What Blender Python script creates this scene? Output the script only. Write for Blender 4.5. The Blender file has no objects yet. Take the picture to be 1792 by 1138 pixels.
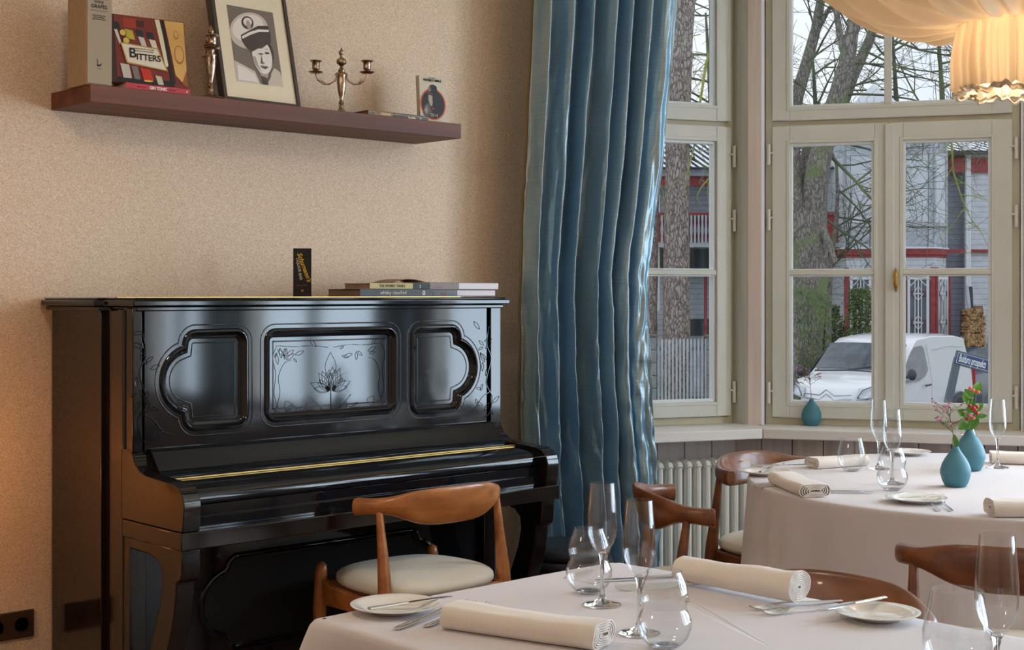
import bpy, bmesh, math, random
from mathutils import Vector, Matrix, noise
PI = math.pi
sin, cos, R = math.sin, math.cos, math.radians
SC = bpy.context.scene
COL = SC.collection
random.seed(7)

# ---------------------------------------------------------------- camera, sky, exposure
# World: X runs along the piano wall, Y goes into that wall, Z up, camera above the origin.
F, CX, HY, CH = 2450.0, 896.0, 515.0, 1.30
HS, HC = sin(R(47.2)), cos(R(47.2))
cam = bpy.data.cameras.new('camera')
camo = bpy.data.objects.new('camera', cam)
COL.objects.link(camo)
camo.location = (0, 0, CH)
camo.rotation_euler = (R(90), 0, R(47.2 - 90))
cam.sensor_width = 36
cam.lens = F / 1792 * 36
cam.shift_y = -54 / 1792
cam.clip_end = 300
SC.camera = camo

SC.view_settings.view_transform = 'Standard'
SC.view_settings.look = 'None'
SC.view_settings.gamma = 1
SC.view_settings.use_curve_mapping = False
SC.view_settings.exposure = 0.30

SKY_STRENGTH = 0.98
wd = bpy.data.worlds.new('overcast_sky')
SC.world = wd
wd.use_nodes = True
nt = wd.node_tree
nt.nodes.clear()
o_ = nt.nodes.new('ShaderNodeOutputWorld')
b_ = nt.nodes.new('ShaderNodeBackground')
tc = nt.nodes.new('ShaderNodeTexCoord')
nz = nt.nodes.new('ShaderNodeTexNoise')
nz.inputs['Scale'].default_value = 3.0
nz.inputs['Detail'].default_value = 6
cr = nt.nodes.new('ShaderNodeValToRGB')
cr.color_ramp.elements[0].position = .3
cr.color_ramp.elements[0].color = (.66, .74, .84, 1)
cr.color_ramp.elements[1].position = .7
cr.color_ramp.elements[1].color = (.90, .94, .98, 1)
nt.links.new(tc.outputs['Generated'], nz.inputs['Vector'])
nt.links.new(nz.outputs['Fac'], cr.inputs['Fac'])
nt.links.new(cr.outputs['Color'], b_.inputs['Color'])
b_.inputs['Strength'].default_value = SKY_STRENGTH
nt.links.new(b_.outputs[0], o_.inputs[0])


def light(name, kind, loc, energy, color, size=.1, size_y=None, rot=(0, 0, 0), parent=None, spread=None):
    l = bpy.data.lights.new(name, kind)
    l.energy = energy
    l.color = color
    if kind == 'AREA':
        l.shape = 'RECTANGLE'
        l.size = size
        l.size_y = size_y or size
        if spread:
            l.spread = spread
    else:
        l.shadow_soft_size = size
    o = bpy.data.objects.new(name, l)
    COL.objects.link(o)
    o.location = loc
    o.rotation_euler = rot
    o['kind'] = 'helper'
    if parent:
        o.parent = parent
    return o


WARM = (1, .86, .72)
DAY = (.66, .83, 1.0)
# daylight entering the tall windows of the front wall (x = 5.45), which light the room from the right
for i, (yc, en, wy) in enumerate(((1.30, 110, 1.65), (-.80, 125, 1.65), (-2.60, 70, .95))):
    light('window_daylight', 'AREA', (5.62, yc, 1.65), en, DAY, 2.4, wy, (0, R(90), 0))
# daylight over the bay windows, just outside the panes
light('window_daylight', 'AREA', (5.65, 4.15, 1.75), 45, DAY, 1.0, 2.0, (R(90), 0, R(-59.3 - 0)))

# ---------------------------------------------------------------- geometry helpers


def Wp(r, d, z=0.0):
    """point from (right of view axis, distance along it, height)"""
    return Vector((HS * r + HC * d, -HC * r + HS * d, z))


def onz(x, y, z):
    d = (CH - z) * F / (y - HY)
    return Wp((x - CX) / F * d, d, z)


def at(x, y, d):
    return Wp((x - CX) / F * d, d, CH - (y - HY) / F * d)


def lin(c):
    c = c / 255
    return c / 12.92 if c <= .04045 else ((c + .055) / 1.055) ** 2.4


def rgb(r, g, b):
    return (lin(r), lin(g), lin(b), 1)


class MB:
    def __init__(s):
        s.v, s.f, s.m = [], [], []

    def add(s, vs, fs, mi=0, M=None):
        n = len(s.v)
        s.v += [tuple(M @ Vector(v)) if M else tuple(v) for v in vs]
        for f in fs:
            s.f.append(tuple(i + n for i in f))
            s.m.append(mi)
        return s

    def box(s, x0, x1, y0, y1, z0, z1, mi=0, M=None):
        vs = [(x0, y0, z0), (x1, y0, z0), (x1, y1, z0), (x0, y1, z0), (x0, y0, z1), (x1, y0, z1), (x1, y1, z1), (x0, y1, z1)]
        return s.add(vs, [(0, 3, 2, 1), (4, 5, 6, 7), (0, 1, 5, 4), (1, 2, 6, 5), (2, 3, 7, 6), (3, 0, 4, 7)], mi, M)

    def prism(s, poly, lo, hi, axis='z', mi=0, M=None):
        """poly in the two remaining axes: z->(x,y), y->(x,z), x->(y,z)"""
        def p(a, b, c):
            return (a, b, c) if axis == 'z' else ((a, c, b) if axis == 'y' else (c, a, b))
        n = len(poly)
        vs = [p(a, b, lo) for a, b in poly] + [p(a, b, hi) for a, b in poly]
        fs = [tuple(range(n - 1, -1, -1)), tuple(range(n, 2 * n))]
        fs += [(i, (i + 1) % n, n + (i + 1) % n, n + i) for i in range(n)]
        return s.add(vs, fs, mi, M)

    def tube(s, pts, rad, n=8, mi=0, M=None, cap=True, flat=None):
        pts = [Vector(p) for p in pts]
        if not isinstance(rad, (list, tuple)):
            rad = [rad] * len(pts)
        vs, fs = [], []
        t0 = (pts[1] - pts[0]).normalized()
        up = Vector((0, 0, 1)) if abs(t0.z) < .9 else Vector((1, 0, 0))
        nrm = (up - t0 * up.dot(t0)).normalized()
        for i, p in enumerate(pts):
            t = (pts[min(i + 1, len(pts) - 1)] - pts[max(i - 1, 0)])
            if t.length < 1e-9:
                t = t0
            t.normalize()
            nrm = (nrm - t * nrm.dot(t))
            if nrm.length < 1e-6:
                nrm = t.orthogonal()
            nrm.normalize()
            bn = t.cross(nrm)
            for k in range(n):
                a = 2 * PI * k / n
                vs.append(p + nrm * cos(a) * rad[i] * (flat or 1) + bn * sin(a) * rad[i])
        m = len(pts)
        for i in range(m - 1):
            for k in range(n):
                a, b = i * n + k, i * n + (k + 1) % n
                fs.append((a, b, b + n, a + n))
        if cap:
            fs.append(tuple(range(n - 1, -1, -1)))
            fs.append(tuple(range((m - 1) * n, m * n)))
        return s.add(vs, fs, mi, M)

    def lathe(s, prof, n=24, c=(0, 0, 0), mi=0, M=None, wob=None):
        vs, fs = [], []
        for j, (r, z) in enumerate(prof):
            for k in range(n):
                a = 2 * PI * k / n
                rr = r * (wob(a, j) if wob else 1)
                vs.append((c[0] + rr * cos(a), c[1] + rr * sin(a), c[2] + z))
        for j in range(len(prof) - 1):
            for k in range(n):
                a, b = j * n + k, j * n + (k + 1) % n
                fs.append((a, b, b + n, a + n))
        if prof[0][0] > 1e-6:
            fs.append(tuple(range(n - 1, -1, -1)))
        if prof[-1][0] > 1e-6:
            fs.append(tuple(range((len(prof) - 1) * n, len(prof) * n)))
        return s.add(vs, fs, mi, M)

    def grid(s, fn, nu, nv, mi=0, M=None, closeu=False, flip=False):
        vs = [fn(i / (nu if closeu else nu - 1), j / (nv - 1)) for j in range(nv) for i in range(nu)]
        fs = []
        for j in range(nv - 1):
            for i in range(nu if closeu else nu - 1):
                a, b = j * nu + i, j * nu + (i + 1) % nu
                f = (a, b, b + nu, a + nu)
                fs.append(f[::-1] if flip else f)
        return s.add(vs, fs, mi, M)

    def build(s, name, mats, parent=None, loc=None, rot=None, bevel=0, seg=2, smooth=35, sub=0, solid=0, mx=None):
        me = bpy.data.meshes.new(name)
        me.from_pydata(s.v, [], s.f)
        if not isinstance(mats, (list, tuple)):
            mats = [mats]
        for m in mats:
            me.materials.append(m)
        bm = bmesh.new()
        bm.from_mesh(me)
        bmesh.ops.remove_doubles(bm, verts=bm.verts, dist=1e-5)
        if not solid:
            bmesh.ops.recalc_face_normals(bm, faces=bm.faces)
        bm.to_mesh(me)
        bm.free()
        if len(mats) > 1 and len(me.polygons) == len(s.m):
            me.polygons.foreach_set('material_index', s.m)
        if smooth:
            me.polygons.foreach_set('use_smooth', [True] * len(me.polygons))
            me.set_sharp_from_angle(angle=R(smooth))
        me.update()
        o = bpy.data.objects.new(name, me)
        COL.objects.link(o)
        if mx is not None:
            o.matrix_world = mx
        if loc is not None:
            o.location = loc
        if rot is not None:
            o.rotation_euler = rot
        if parent is not None:
            o.parent = parent
        if solid:
            md = o.modifiers.new('solid', 'SOLIDIFY')
            md.thickness = solid
            md.offset = 0
        if bevel:
            md = o.modifiers.new('bevel', 'BEVEL')
            md.width = bevel
            md.segments = seg
            md.limit_method = 'ANGLE'
            md.angle_limit = R(40)
        if sub:
            md = o.modifiers.new('sub', 'SUBSURF')
            md.levels = sub
            md.render_levels = sub
        return o


def tag(o, label=None, cat=None, group=None, kind=None):
    if label:
        o['label'] = label
    if cat:
        o['category'] = cat
    if group:
        o['group'] = group
    if kind:
        o['kind'] = kind
    return o


def empty(name, loc=(0, 0, 0), rz=0, label=None, cat=None, group=None, kind=None):
    o = bpy.data.objects.new(name, None)
    COL.objects.link(o)
    o.empty_display_size = .05
    o.location = loc
    o.rotation_euler = (0, 0, rz)
    return tag(o, label, cat, group, kind)


def copy_tree(o, parent=None):
    c = o.copy()
    COL.objects.link(c)
    if parent:
        c.parent = parent
    for ch in KIDS.get(o.name, []) or [x for x in bpy.data.objects if x.parent == o]:
        copy_tree(ch, c)
    return c


KIDS = {}


def dup(o, loc, rz, label, group=None):
    c = copy_tree(o)
    c.location = loc
    c.rotation_euler = (0, 0, rz)
    c['label'] = label
    if group:
        c['group'] = group
    return c


# ---------------------------------------------------------------- materials


def newmat(name):
    m = bpy.data.materials.new(name)
    m.use_nodes = True
    n = m.node_tree
    return m, n, n.nodes['Principled BSDF'], n.nodes['Material Output']


def node(n, t, **kw):
    x = n.nodes.new('ShaderNode' + t)
    for k, v in kw.items():
        if k in x.inputs:
            x.inputs[k].default_value = v
        else:
            setattr(x, k, v)
    return x


def mat(name, col, rough=.5, metal=0, spec=.5, var=0, vscale=20, bump=0, bscale=200, stretch=(1, 1, 1), sheen=0, coat=0, col2=None, alpha=1, ramp=(.35, .65), detail=4):
    m, n, p, out = newmat(name)
    p.inputs['Base Color'].default_value = col
    p.inputs['Roughness'].default_value = rough
    p.inputs['Metallic'].default_value = metal
    p.inputs['Specular IOR Level'].default_value = spec
    p.inputs['Coat Weight'].default_value = coat
    p.inputs['Coat Roughness'].default_value = .05
    p.inputs['Sheen Weight'].default_value = sheen
    tcn = node(n, 'TexCoord')
    mp = node(n, 'Mapping')
    mp.inputs['Scale'].default_value = stretch
    n.links.new(tcn.outputs['Object'], mp.inputs['Vector'])
    if var or col2:
        nz = node(n, 'TexNoise', Scale=vscale, Detail=detail)
        n.links.new(mp.outputs[0], nz.inputs['Vector'])
        cr = node(n, 'ValToRGB')
        cr.color_ramp.elements[0].position = ramp[0]
        cr.color_ramp.elements[1].position = ramp[1]
        c2 = col2 or tuple(min(1, c * (1 + var)) for c in col[:3]) + (1,)
        c1 = col if col2 else tuple(c * (1 - var) for c in col[:3]) + (1,)
        cr.color_ramp.elements[0].color = c1
        cr.color_ramp.elements[1].color = c2
        n.links.new(nz.outputs['Fac'], cr.inputs['Fac'])
        n.links.new(cr.outputs[0], p.inputs['Base Color'])
    if bump:
        nb = node(n, 'TexNoise', Scale=bscale, Detail=3)
        n.links.new(mp.outputs[0], nb.inputs['Vector'])
        bp = node(n, 'Bump', Strength=bump, Distance=.002)
        n.links.new(nb.outputs['Fac'], bp.inputs['Height'])
        n.links.new(bp.outputs[0], p.inputs['Normal'])
    return m


def wood(name, c1, c2, axis='x', scale=30, rough=.35, coat=0, bump=.15):
    st = {'x': (.06, 1, 1), 'y': (1, .06, 1), 'z': (1, 1, .06)}[axis]
    return mat(name, c1, rough, col2=c2, vscale=scale, stretch=st, bump=bump, bscale=scale * 4, coat=coat, ramp=(.3, .7), detail=8)


def thin_glass(name, tint=(1, 1, 1, 1), ior=1.45, extra=.0):
    m, n, p, out = newmat(name)
    n.nodes.remove(p)
    tr = node(n, 'BsdfTransparent')
    tr.inputs[0].default_value = tint
    gl = node(n, 'BsdfGlossy', Roughness=.01)
    # Schlick reflectance, the same from both sides of the sheet
    f0 = ((ior - 1) / (ior + 1)) ** 2
    fr = node(n, 'LayerWeight', Blend=.5)
    pw = node(n, 'Math', operation='POWER')
    pw.inputs[1].default_value = 4.0
    n.links.new(fr.outputs['Facing'], pw.inputs[0])
    ad = node(n, 'Math', operation='MULTIPLY_ADD', use_clamp=True)
    ad.inputs[1].default_value = .9 - f0
    ad.inputs[2].default_value = f0 + extra
    mx = node(n, 'MixShader')
    n.links.new(pw.outputs[0], ad.inputs[0])
    n.links.new(ad.outputs[0], mx.inputs[0])
    n.links.new(tr.outputs[0], mx.inputs[1])
    n.links.new(gl.outputs[0], mx.inputs[2])
    n.links.new(mx.outputs[0], out.inputs[0])
    return m


def wallpaper():
    m, n, p, out = newmat('wallpaper')
    tcn = node(n, 'TexCoord')
    nz = node(n, 'TexNoise', Scale=170.0, Detail=1.0, Distortion=2.6)
    n.links.new(tcn.outputs['Object'], nz.inputs['Vector'])
    cr = node(n, 'ValToRGB')
    cr.color_ramp.interpolation = 'EASE'
    e = cr.color_ramp.elements
    e[0].position = .42
    e[0].color = rgb(204, 172, 140)
    e[1].position = .56
    e[1].color = rgb(234, 208, 180)
    n.links.new(nz.outputs['Fac'], cr.inputs['Fac'])
    n.links.new(cr.outputs[0], p.inputs['Base Color'])
    p.inputs['Roughness'].default_value = .6
    bp = node(n, 'Bump', Strength=.25, Distance=.001)
    n.links.new(nz.outputs['Fac'], bp.inputs['Height'])
    n.links.new(bp.outputs[0], p.inputs['Normal'])
    return m


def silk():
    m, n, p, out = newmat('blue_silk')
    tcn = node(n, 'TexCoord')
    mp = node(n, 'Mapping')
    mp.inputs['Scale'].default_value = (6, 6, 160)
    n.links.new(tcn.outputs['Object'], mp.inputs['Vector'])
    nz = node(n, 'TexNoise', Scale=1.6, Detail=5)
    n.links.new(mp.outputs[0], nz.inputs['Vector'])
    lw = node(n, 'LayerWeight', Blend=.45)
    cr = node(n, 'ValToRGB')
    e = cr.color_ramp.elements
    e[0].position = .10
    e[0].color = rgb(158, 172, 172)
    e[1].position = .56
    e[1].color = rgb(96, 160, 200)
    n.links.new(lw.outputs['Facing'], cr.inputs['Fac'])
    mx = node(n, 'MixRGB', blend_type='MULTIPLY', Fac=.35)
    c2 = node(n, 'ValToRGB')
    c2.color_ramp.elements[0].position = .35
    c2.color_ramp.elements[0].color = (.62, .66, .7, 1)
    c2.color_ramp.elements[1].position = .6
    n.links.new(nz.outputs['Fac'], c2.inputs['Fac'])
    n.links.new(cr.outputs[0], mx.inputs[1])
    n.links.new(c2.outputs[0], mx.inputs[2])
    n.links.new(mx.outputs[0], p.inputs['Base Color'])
    p.inputs['Roughness'].default_value = .32
    p.inputs['Metallic'].default_value = .38
    p.inputs['Sheen Weight'].default_value = .3
    bp = node(n, 'Bump', Strength=.22, Distance=.002)
    n.links.new(nz.outputs['Fac'], bp.inputs['Height'])
    nb = node(n, 'TexNoise', Scale=22, Detail=3)
    n.links.new(tcn.outputs['Object'], nb.inputs['Vector'])
    b2 = node(n, 'Bump', Strength=.35, Distance=.008)
    n.links.new(nb.outputs['Fac'], b2.inputs['Height'])
    n.links.new(bp.outputs[0], b2.inputs['Normal'])
    n.links.new(b2.outputs[0], p.inputs['Normal'])
    return m


def bark(name, c1, c2, c3=None, sc=9, bump=1.0):
    m, n, p, out = newmat(name)
    tcn = node(n, 'TexCoord')
    mp = node(n, 'Mapping')
    mp.inputs['Scale'].default_value = (1, 1, .3)
    n.links.new(tcn.outputs['Object'], mp.inputs['Vector'])
    vo = node(n, 'TexVoronoi', Scale=sc)
    vo.feature = 'DISTANCE_TO_EDGE'
    nz = node(n, 'TexNoise', Scale=4.0, Detail=5)
    ad = node(n, 'MixRGB', blend_type='ADD', Fac=.35)
    n.links.new(mp.outputs[0], nz.inputs['Vector'])
    n.links.new(mp.outputs[0], ad.inputs[1])
    n.links.new(nz.outputs['Color'], ad.inputs[2])
    n.links.new(ad.outputs[0], vo.inputs['Vector'])
    cr = node(n, 'ValToRGB')
    cr.color_ramp.elements[0].position = .02
    cr.color_ramp.elements[0].color = c1
    cr.color_ramp.elements[1].position = .22
    cr.color_ramp.elements[1].color = c2
    n.links.new(vo.outputs['Distance'], cr.inputs['Fac'])
    last = cr.outputs[0]
    if c3:
        n2 = node(n, 'TexNoise', Scale=1.6, Detail=6)
        n.links.new(tcn.outputs['Object'], n2.inputs['Vector'])
        r2 = node(n, 'ValToRGB')
        r2.color_ramp.elements[0].position = .50
        r2.color_ramp.elements[0].color = (0, 0, 0, 1)
        r2.color_ramp.elements[1].position = .68
        n.links.new(n2.outputs['Fac'], r2.inputs['Fac'])
        mx = node(n, 'MixRGB')
        n.links.new(r2.outputs[0], mx.inputs[0])
        n.links.new(last, mx.inputs[1])
        mx.inputs[2].default_value = c3
        last = mx.outputs[0]
    n.links.new(last, p.inputs['Base Color'])
    p.inputs['Roughness'].default_value = .95
    bp = node(n, 'Bump', Strength=bump, Distance=.03)
    n.links.new(vo.outputs['Distance'], bp.inputs['Height'])
    n.links.new(bp.outputs[0], p.inputs['Normal'])
    return m


def siding(name, c1, c2, pitch=.13, diag=False):
    m, n, p, out = newmat(name)
    tcn = node(n, 'TexCoord')
    mp = node(n, 'Mapping')
    n.links.new(tcn.outputs['Object'], mp.inputs['Vector'])
    if diag:
        mp.inputs['Rotation'].default_value = (0, R(45), 0)
    wv = node(n, 'TexWave', Scale=1 / pitch * .5 / PI * 3.14159 * .3183 * 1.0, Distortion=0)
    wv.bands_direction = 'Z'
    wv.wave_profile = 'SAW'
    wv.inputs['Scale'].default_value = .314 / pitch
    n.links.new(mp.outputs[0], wv.inputs['Vector'])
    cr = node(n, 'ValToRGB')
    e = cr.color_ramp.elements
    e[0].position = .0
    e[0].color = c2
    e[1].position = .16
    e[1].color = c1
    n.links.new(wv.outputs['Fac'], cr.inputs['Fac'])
    nz = node(n, 'TexNoise', Scale=7, Detail=6)
    n.links.new(tcn.outputs['Object'], nz.inputs['Vector'])
    mx = node(n, 'MixRGB', blend_type='MULTIPLY', Fac=.5)
    n.links.new(cr.outputs[0], mx.inputs[1])
    n.links.new(nz.outputs['Fac'], mx.inputs[2])
    mul = node(n, 'MixRGB', blend_type='ADD', Fac=.2)
    n.links.new(mx.outputs[0], mul.inputs[1])
    n.links.new(cr.outputs[0], mul.inputs[2])
    n.links.new(mul.outputs[0], p.inputs['Base Color'])
    p.inputs['Roughness'].default_value = .85
    bp = node(n, 'Bump', Strength=.6, Distance=.02)
    n.links.new(wv.outputs['Fac'], bp.inputs['Height'])
    n.links.new(bp.outputs[0], p.inputs['Normal'])
    return m


M_wallp = wallpaper()
M_ceil = mat('ceiling_paint', rgb(235, 225, 205), .9)
M_floor = wood('floor_boards', rgb(92, 62, 42), rgb(140, 100, 70), 'x', 8, .4)
M_wain = wood('whitewashed_boards', rgb(186, 176, 172), rgb(216, 206, 202), 'z', 26, .6)
M_gap = mat('board_gap', rgb(84, 58, 46), .8)
M_sill = wood('sill_paint', rgb(232, 227, 224), rgb(242, 239, 236), 'x', 20, .4)
M_cream = mat('cream_paint', rgb(218, 219, 211), .38, var=.03, vscale=6)
M_cream2 = mat('cream_frame_paint', rgb(206, 198, 172), .4, var=.04, vscale=6)
M_bead = mat('white_glazing_bead', rgb(240, 245, 248), .35)
M_post = wood('pale_oak_veneer', rgb(212, 196, 186), rgb(228, 214, 204), 'z', 34, .5)
M_postg = wood('grey_green_post_paint', rgb(200, 200, 188), rgb(216, 216, 206), 'z', 34, .5)
M_pane = thin_glass('window_pane_glass', ior=1.25)
M_brass = mat('old_brass', rgb(196, 152, 80), .28, 1)
M_hinge = mat('white_hinge', rgb(226, 220, 208), .35)
M_lac = mat('black_lacquer', (.006, .007, .009, 1),   .07, spec=.5, bump=.02, bscale=9)
M_lac2 = mat('brown_black_lacquer', (.010, .007, .006, 1), .1, spec=.6, bump=.02, bscale=7)
M_strip = mat('brass_hinge_strip', rgb(196, 160, 96), .3, 1)
M_felt = mat('dark_gap', (.003, .003, .003, 1), .8)
M_walnut = mat('walnut_shelf', rgb(88, 44, 24), .55, col2=rgb(118, 62, 36), vscale=18, stretch=(.05, 1, 1), bump=.1, bscale=60, detail=8)
M_teak = mat('warm_chair_wood', rgb(158, 92, 46), .3, col2=rgb(196, 124, 68), vscale=24, stretch=(.25, 1, 1), coat=.3, detail=7)
M_teak2 = mat('dark_chair_wood', rgb(98, 56, 32), .34, col2=rgb(136, 82, 48), vscale=24, stretch=(.25, 1, 1), coat=.2, detail=7)
M_inlay = mat('maple_inlay', rgb(220, 170, 100), .4)
M_seat = mat('cream_upholstery', rgb(240, 234, 220), .75, sheen=.3, bump=.1, bscale=300)
M_cloth = mat('white_linen', rgb(216, 209, 211), .85, sheen=.2, bump=.08, bscale=500)
M_nap = mat('white_napkin', rgb(236, 226, 216), .85, sheen=.2, bump=.1, bscale=600)
M_steel = mat('polished_steel', (.72, .72, .72, 1), .12, 1)
M_china = mat('white_china', rgb(240, 234, 224), .12, coat=.5)
M_glass = thin_glass('drinking_glass', tint=(.975, .98, .985, 1), ior=1.6)
m_, n_, p_, _o = newmat('solid_glass')
p_.inputs['Transmission Weight'].default_value = 1
p_.inputs['Roughness'].default_value = .0
p_.inputs['IOR'].default_value = 1.47
M_sglass = m_
M_vase = mat('matt_teal_ceramic', rgb(72, 128, 146), .55)
M_green = mat('leaf_green', rgb(58, 118, 34), .4, col2=rgb(98, 150, 52), vscale=40)
M_stemg = mat('stem_brown', rgb(98, 78, 58), .6)
M_pink = mat('pink_petal', rgb(214, 130, 176), .5)
M_plum = mat('plum_bud', rgb(110, 40, 62), .5)
M_red = mat('red_berry', rgb(178, 22, 36), .25)
M_coral = mat('coral_berry', rgb(226, 96, 84), .3)
M_silver = mat('tarnished_silver', rgb(150, 116, 88), .28, 1, col2=rgb(196, 180, 160), vscale=60)
M_rad = mat('radiator_enamel', rgb(240, 240, 232), .35)
M_frame = mat('dark_picture_frame', rgb(66, 54, 46), .4)
M_mount = mat('cream_mount', rgb(232, 216, 186), .8)
M_black = mat('black_print', rgb(22, 20, 20), .5)
M_white = mat('white_print', rgb(236, 230, 222), .5)
M_page = mat('page_edges', rgb(226, 214, 200), .8, var=.06, vscale=60, stretch=(.02, .02, 8))
M_socket = mat('brown_socket_plastic', rgb(62, 46, 32), .35)
M_socket2 = mat('socket_recess_black', rgb(26, 22, 18), .3)
M_stool = mat('dark_stool_leather', rgb(44, 48, 56), .38, bump=.3, bscale=90)

m_, n_, p_, out_ = newmat('lamp_fabric')
n_.nodes.remove(p_)
df = node(n_, 'BsdfDiffuse')
df.inputs[0].default_value = rgb(236, 222, 200)
tl = node(n_, 'BsdfTranslucent')
tl.inputs[0].default_value = (.26, .19, .115, 1)
mx_ = node(n_, 'MixShader')
mx_.inputs[0].default_value = .5
n_.links.new(df.outputs[0], mx_.inputs[1])
n_.links.new(tl.outputs[0], mx_.inputs[2])
n_.links.new(mx_.outputs[0], out_.inputs[0])
M_lampcloth = m_
M_silk = silk()


def print_mat(name, c, rough=.5):
    return mat(name, c, rough)


PM = {}


def P(r, g, b):
    k = 'print_%d_%d_%d' % (r, g, b)
    if k not in PM:
        PM[k] = mat(k, rgb(r, g, b), .5)
    return PM[k]


def text(s, size, m, parent, loc, rot, name='lettering', sx=1.0, ext=.0003, align='CENTER', shear=0, bold=0, spacing=1):
    cu = bpy.data.curves.new(name, 'FONT')
    cu.body = s
    cu.size = size
    cu.extrude = ext
    cu.align_x = align
    cu.align_y = 'CENTER'
    cu.shear = shear
    cu.offset = bold
    cu.space_character = spacing
    o = bpy.data.objects.new(name + '_c', cu)
    COL.objects.link(o)
    bpy.context.view_layer.update()
    me = bpy.data.meshes.new_from_object(o)
    bpy.data.objects.remove(o)
    me.polygons.foreach_set('use_smooth', [False] * len(me.polygons))
    me.materials.clear()
    me.materials.append(m)
    t = bpy.data.objects.new(name, me)
    COL.objects.link(t)
    t.parent = parent
    t.location = loc
    t.rotation_euler = rot
    t.scale = (sx, 1, 1)
    return t


FRONT = (R(90), 0, 0)      # text that faces -y in local space

# ---------------------------------------------------------------- the room shell
WB = 4.08          # piano wall plane
A1 = R(22.5)       # direction of window 1 wall, from X axis, turned towards -Y
A2 = R(59.3)
O1 = Wp(.982, 6.20)
O2 = Wp(1.115, 6.152)


def frame_mx(o, ang):
    """local x along wall (to the right), local y out of the room, z up"""
    return Matrix.Translation(Vector((o[0], o[1], 0))) @ Matrix.Rotation(-ang, 4, 'Z')


CEIL = 3.15


def structure(mb, name, mats, mx=None, bevel=0, **k):
    o = mb.build(name, mats, bevel=bevel, mx=mx, **k)
    o['kind'] = 'structure'
    return o


structure(MB().box(-3.2, 4.33, WB, WB + .2, 0, CEIL), 'wall_left', M_wallp)
structure(MB().box(-3.2, 5.7, -3.3, WB + .2, -.15, 0), 'floor', M_floor)
structure(MB().box(-3.2, 5.7, -3.3, WB + .4, CEIL, CEIL + .15), 'ceiling', M_ceil)
structure(MB().box(-3.2, 5.7, -3.4, -3.2, 0, CEIL), 'wall_back', M_wallp)
structure(MB().box(-3.4, -3.2, -3.4, WB + .2, 0, CEIL), 'wall_side', M_wallp)

# wall round window 1 (narrow casement): opening -.56..0 in local x
MX1 = frame_mx(O1, A1)
MX2 = frame_mx(O2, A2)
ZS, ZT = .73, 2.95
w1 = MB()
w1.box(-.80, -.60, 0, .22, 0, CEIL).box(0, .16, .02, .22, 0, CEIL)
w1.box(-.60, 0, .02, .22, 0, ZS).box(-.60, 0, .02, .22, ZT, CEIL)
structure(w1, 'wall_bay_left', M_postg, MX1)
w2 = MB()
w2.box(-.14, 0, .05, .25, 0, CEIL).box(1.053, 1.50, .05, .25, 0, CEIL)
w2.box(0, 1.053, .02, .25, 0, ZS).box(0, 1.053, .02, .25, ZT, CEIL)
structure(w2, 'wall_bay_front', M_postg, MX2)


def boards(name, mx, x0, x1, y0, z1, offs=0.0):
    """vertical whitewashed boards with dark grooves"""
    b = MB()
    p = .131
    x = x0 + offs
    b.box(x0, x1, y0 + .008, y0 + .02, 0, z1, 1)
    xs = [x0]
    while x < x1:
        if x > x0:
            xs.append(x)
        x += p
    xs.append(x1)
    for a, c in zip(xs[:-1], xs[1:]):
        if c - a > .012:
            b.box(a + .002, c - .002, y0, y0 + .0085, 0, z1, 0)
    structure(b, name, [M_wain, M_gap], mx, smooth=0)


boards('trim_wainscot_left', MX1, -.85, .17, -.085, .69, .04)
boards('trim_wainscot_front', MX2, -.20, 1.30, -.085, .69, .06)

# sills
SJ = onz(1335, 751, .73)          # inner corner where the two sills meet


def loc2(mx, p):
    q = mx.inverted() @ Vector((p[0], p[1], 0))
    return q.x, q.y


s1 = loc2(MX1, SJ)
s2 = loc2(MX2, SJ)
p1 = loc2(MX1, O2)
sl = MB().prism([(-.85, s1[1]), (s1[0] - .0015, s1[1]), (p1[0] + .05, .03), (-.85, .03)], .688, ZS)
structure(sl, 'trim_sill_left', M_sill, MX1, bevel=.004)
sl = MB().prism([(s2[0] + .0015, s2[1]), (1.40, s2[1]), (1.3, .05), (-.05, .05)], .688, ZS)
structure(sl, 'trim_sill_front', M_sill, MX2, bevel=.004)

# corner post between the windows
pa = onz(1284, 740.3, ZS)
pb = onz(1309, 743.5, ZS)
pc = onz(1332, 744, ZS)
pd = onz(1338, 744, ZS)
back = Vector((5.06, 4.0, 0))
structure(MB().prism([(pa.x - .005, pa.y), (pb.x, pb.y), (pb.x + .006, pb.y + .03), (pa.x + .02, pa.y + .03)], ZS, CEIL), 'trim_post_reveal', M_postg, bevel=.001)
structure(MB().prism([(pb.x, pb.y), (pc.x, pc.y), (pc.x + .07, pc.y + .06), (pb.x + .03, pb.y + .07)], ZS, CEIL), 'trim_post_face', M_post, bevel=.001)
structure(MB().prism([(pc.x, pc.y), (pd.x, pd.y), (pd.x + .03, pd.y + .045), (pc.x + .03, pc.y + .045)], ZS, CEIL), 'trim_post_bead', M_bead, bevel=.002)
# post to the right of the front window
structure(MB().box(1.054, 1.062, -.03, .05, ZS, CEIL), 'trim_right_bead', M_bead, MX2, bevel=.001)
structure(MB().box(1.063, 1.40, -.022, .05, ZS, CEIL), 'trim_right_post', M_post, MX2, bevel=.002)


def hinge_at(par, x, zt, zb, y, side):
    h = MB().tube([(x, y, zb), (x, y, zt)], .0075, 12)
    h.box(min(x, x + side * .022), max(x, x + side * .022), y - .003, y + .006, (zt + zb) / 2 + .004, (zt + zb) / 2 + .012)
    o = h.build('hinge', M_hinge, par)
    return o


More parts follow.
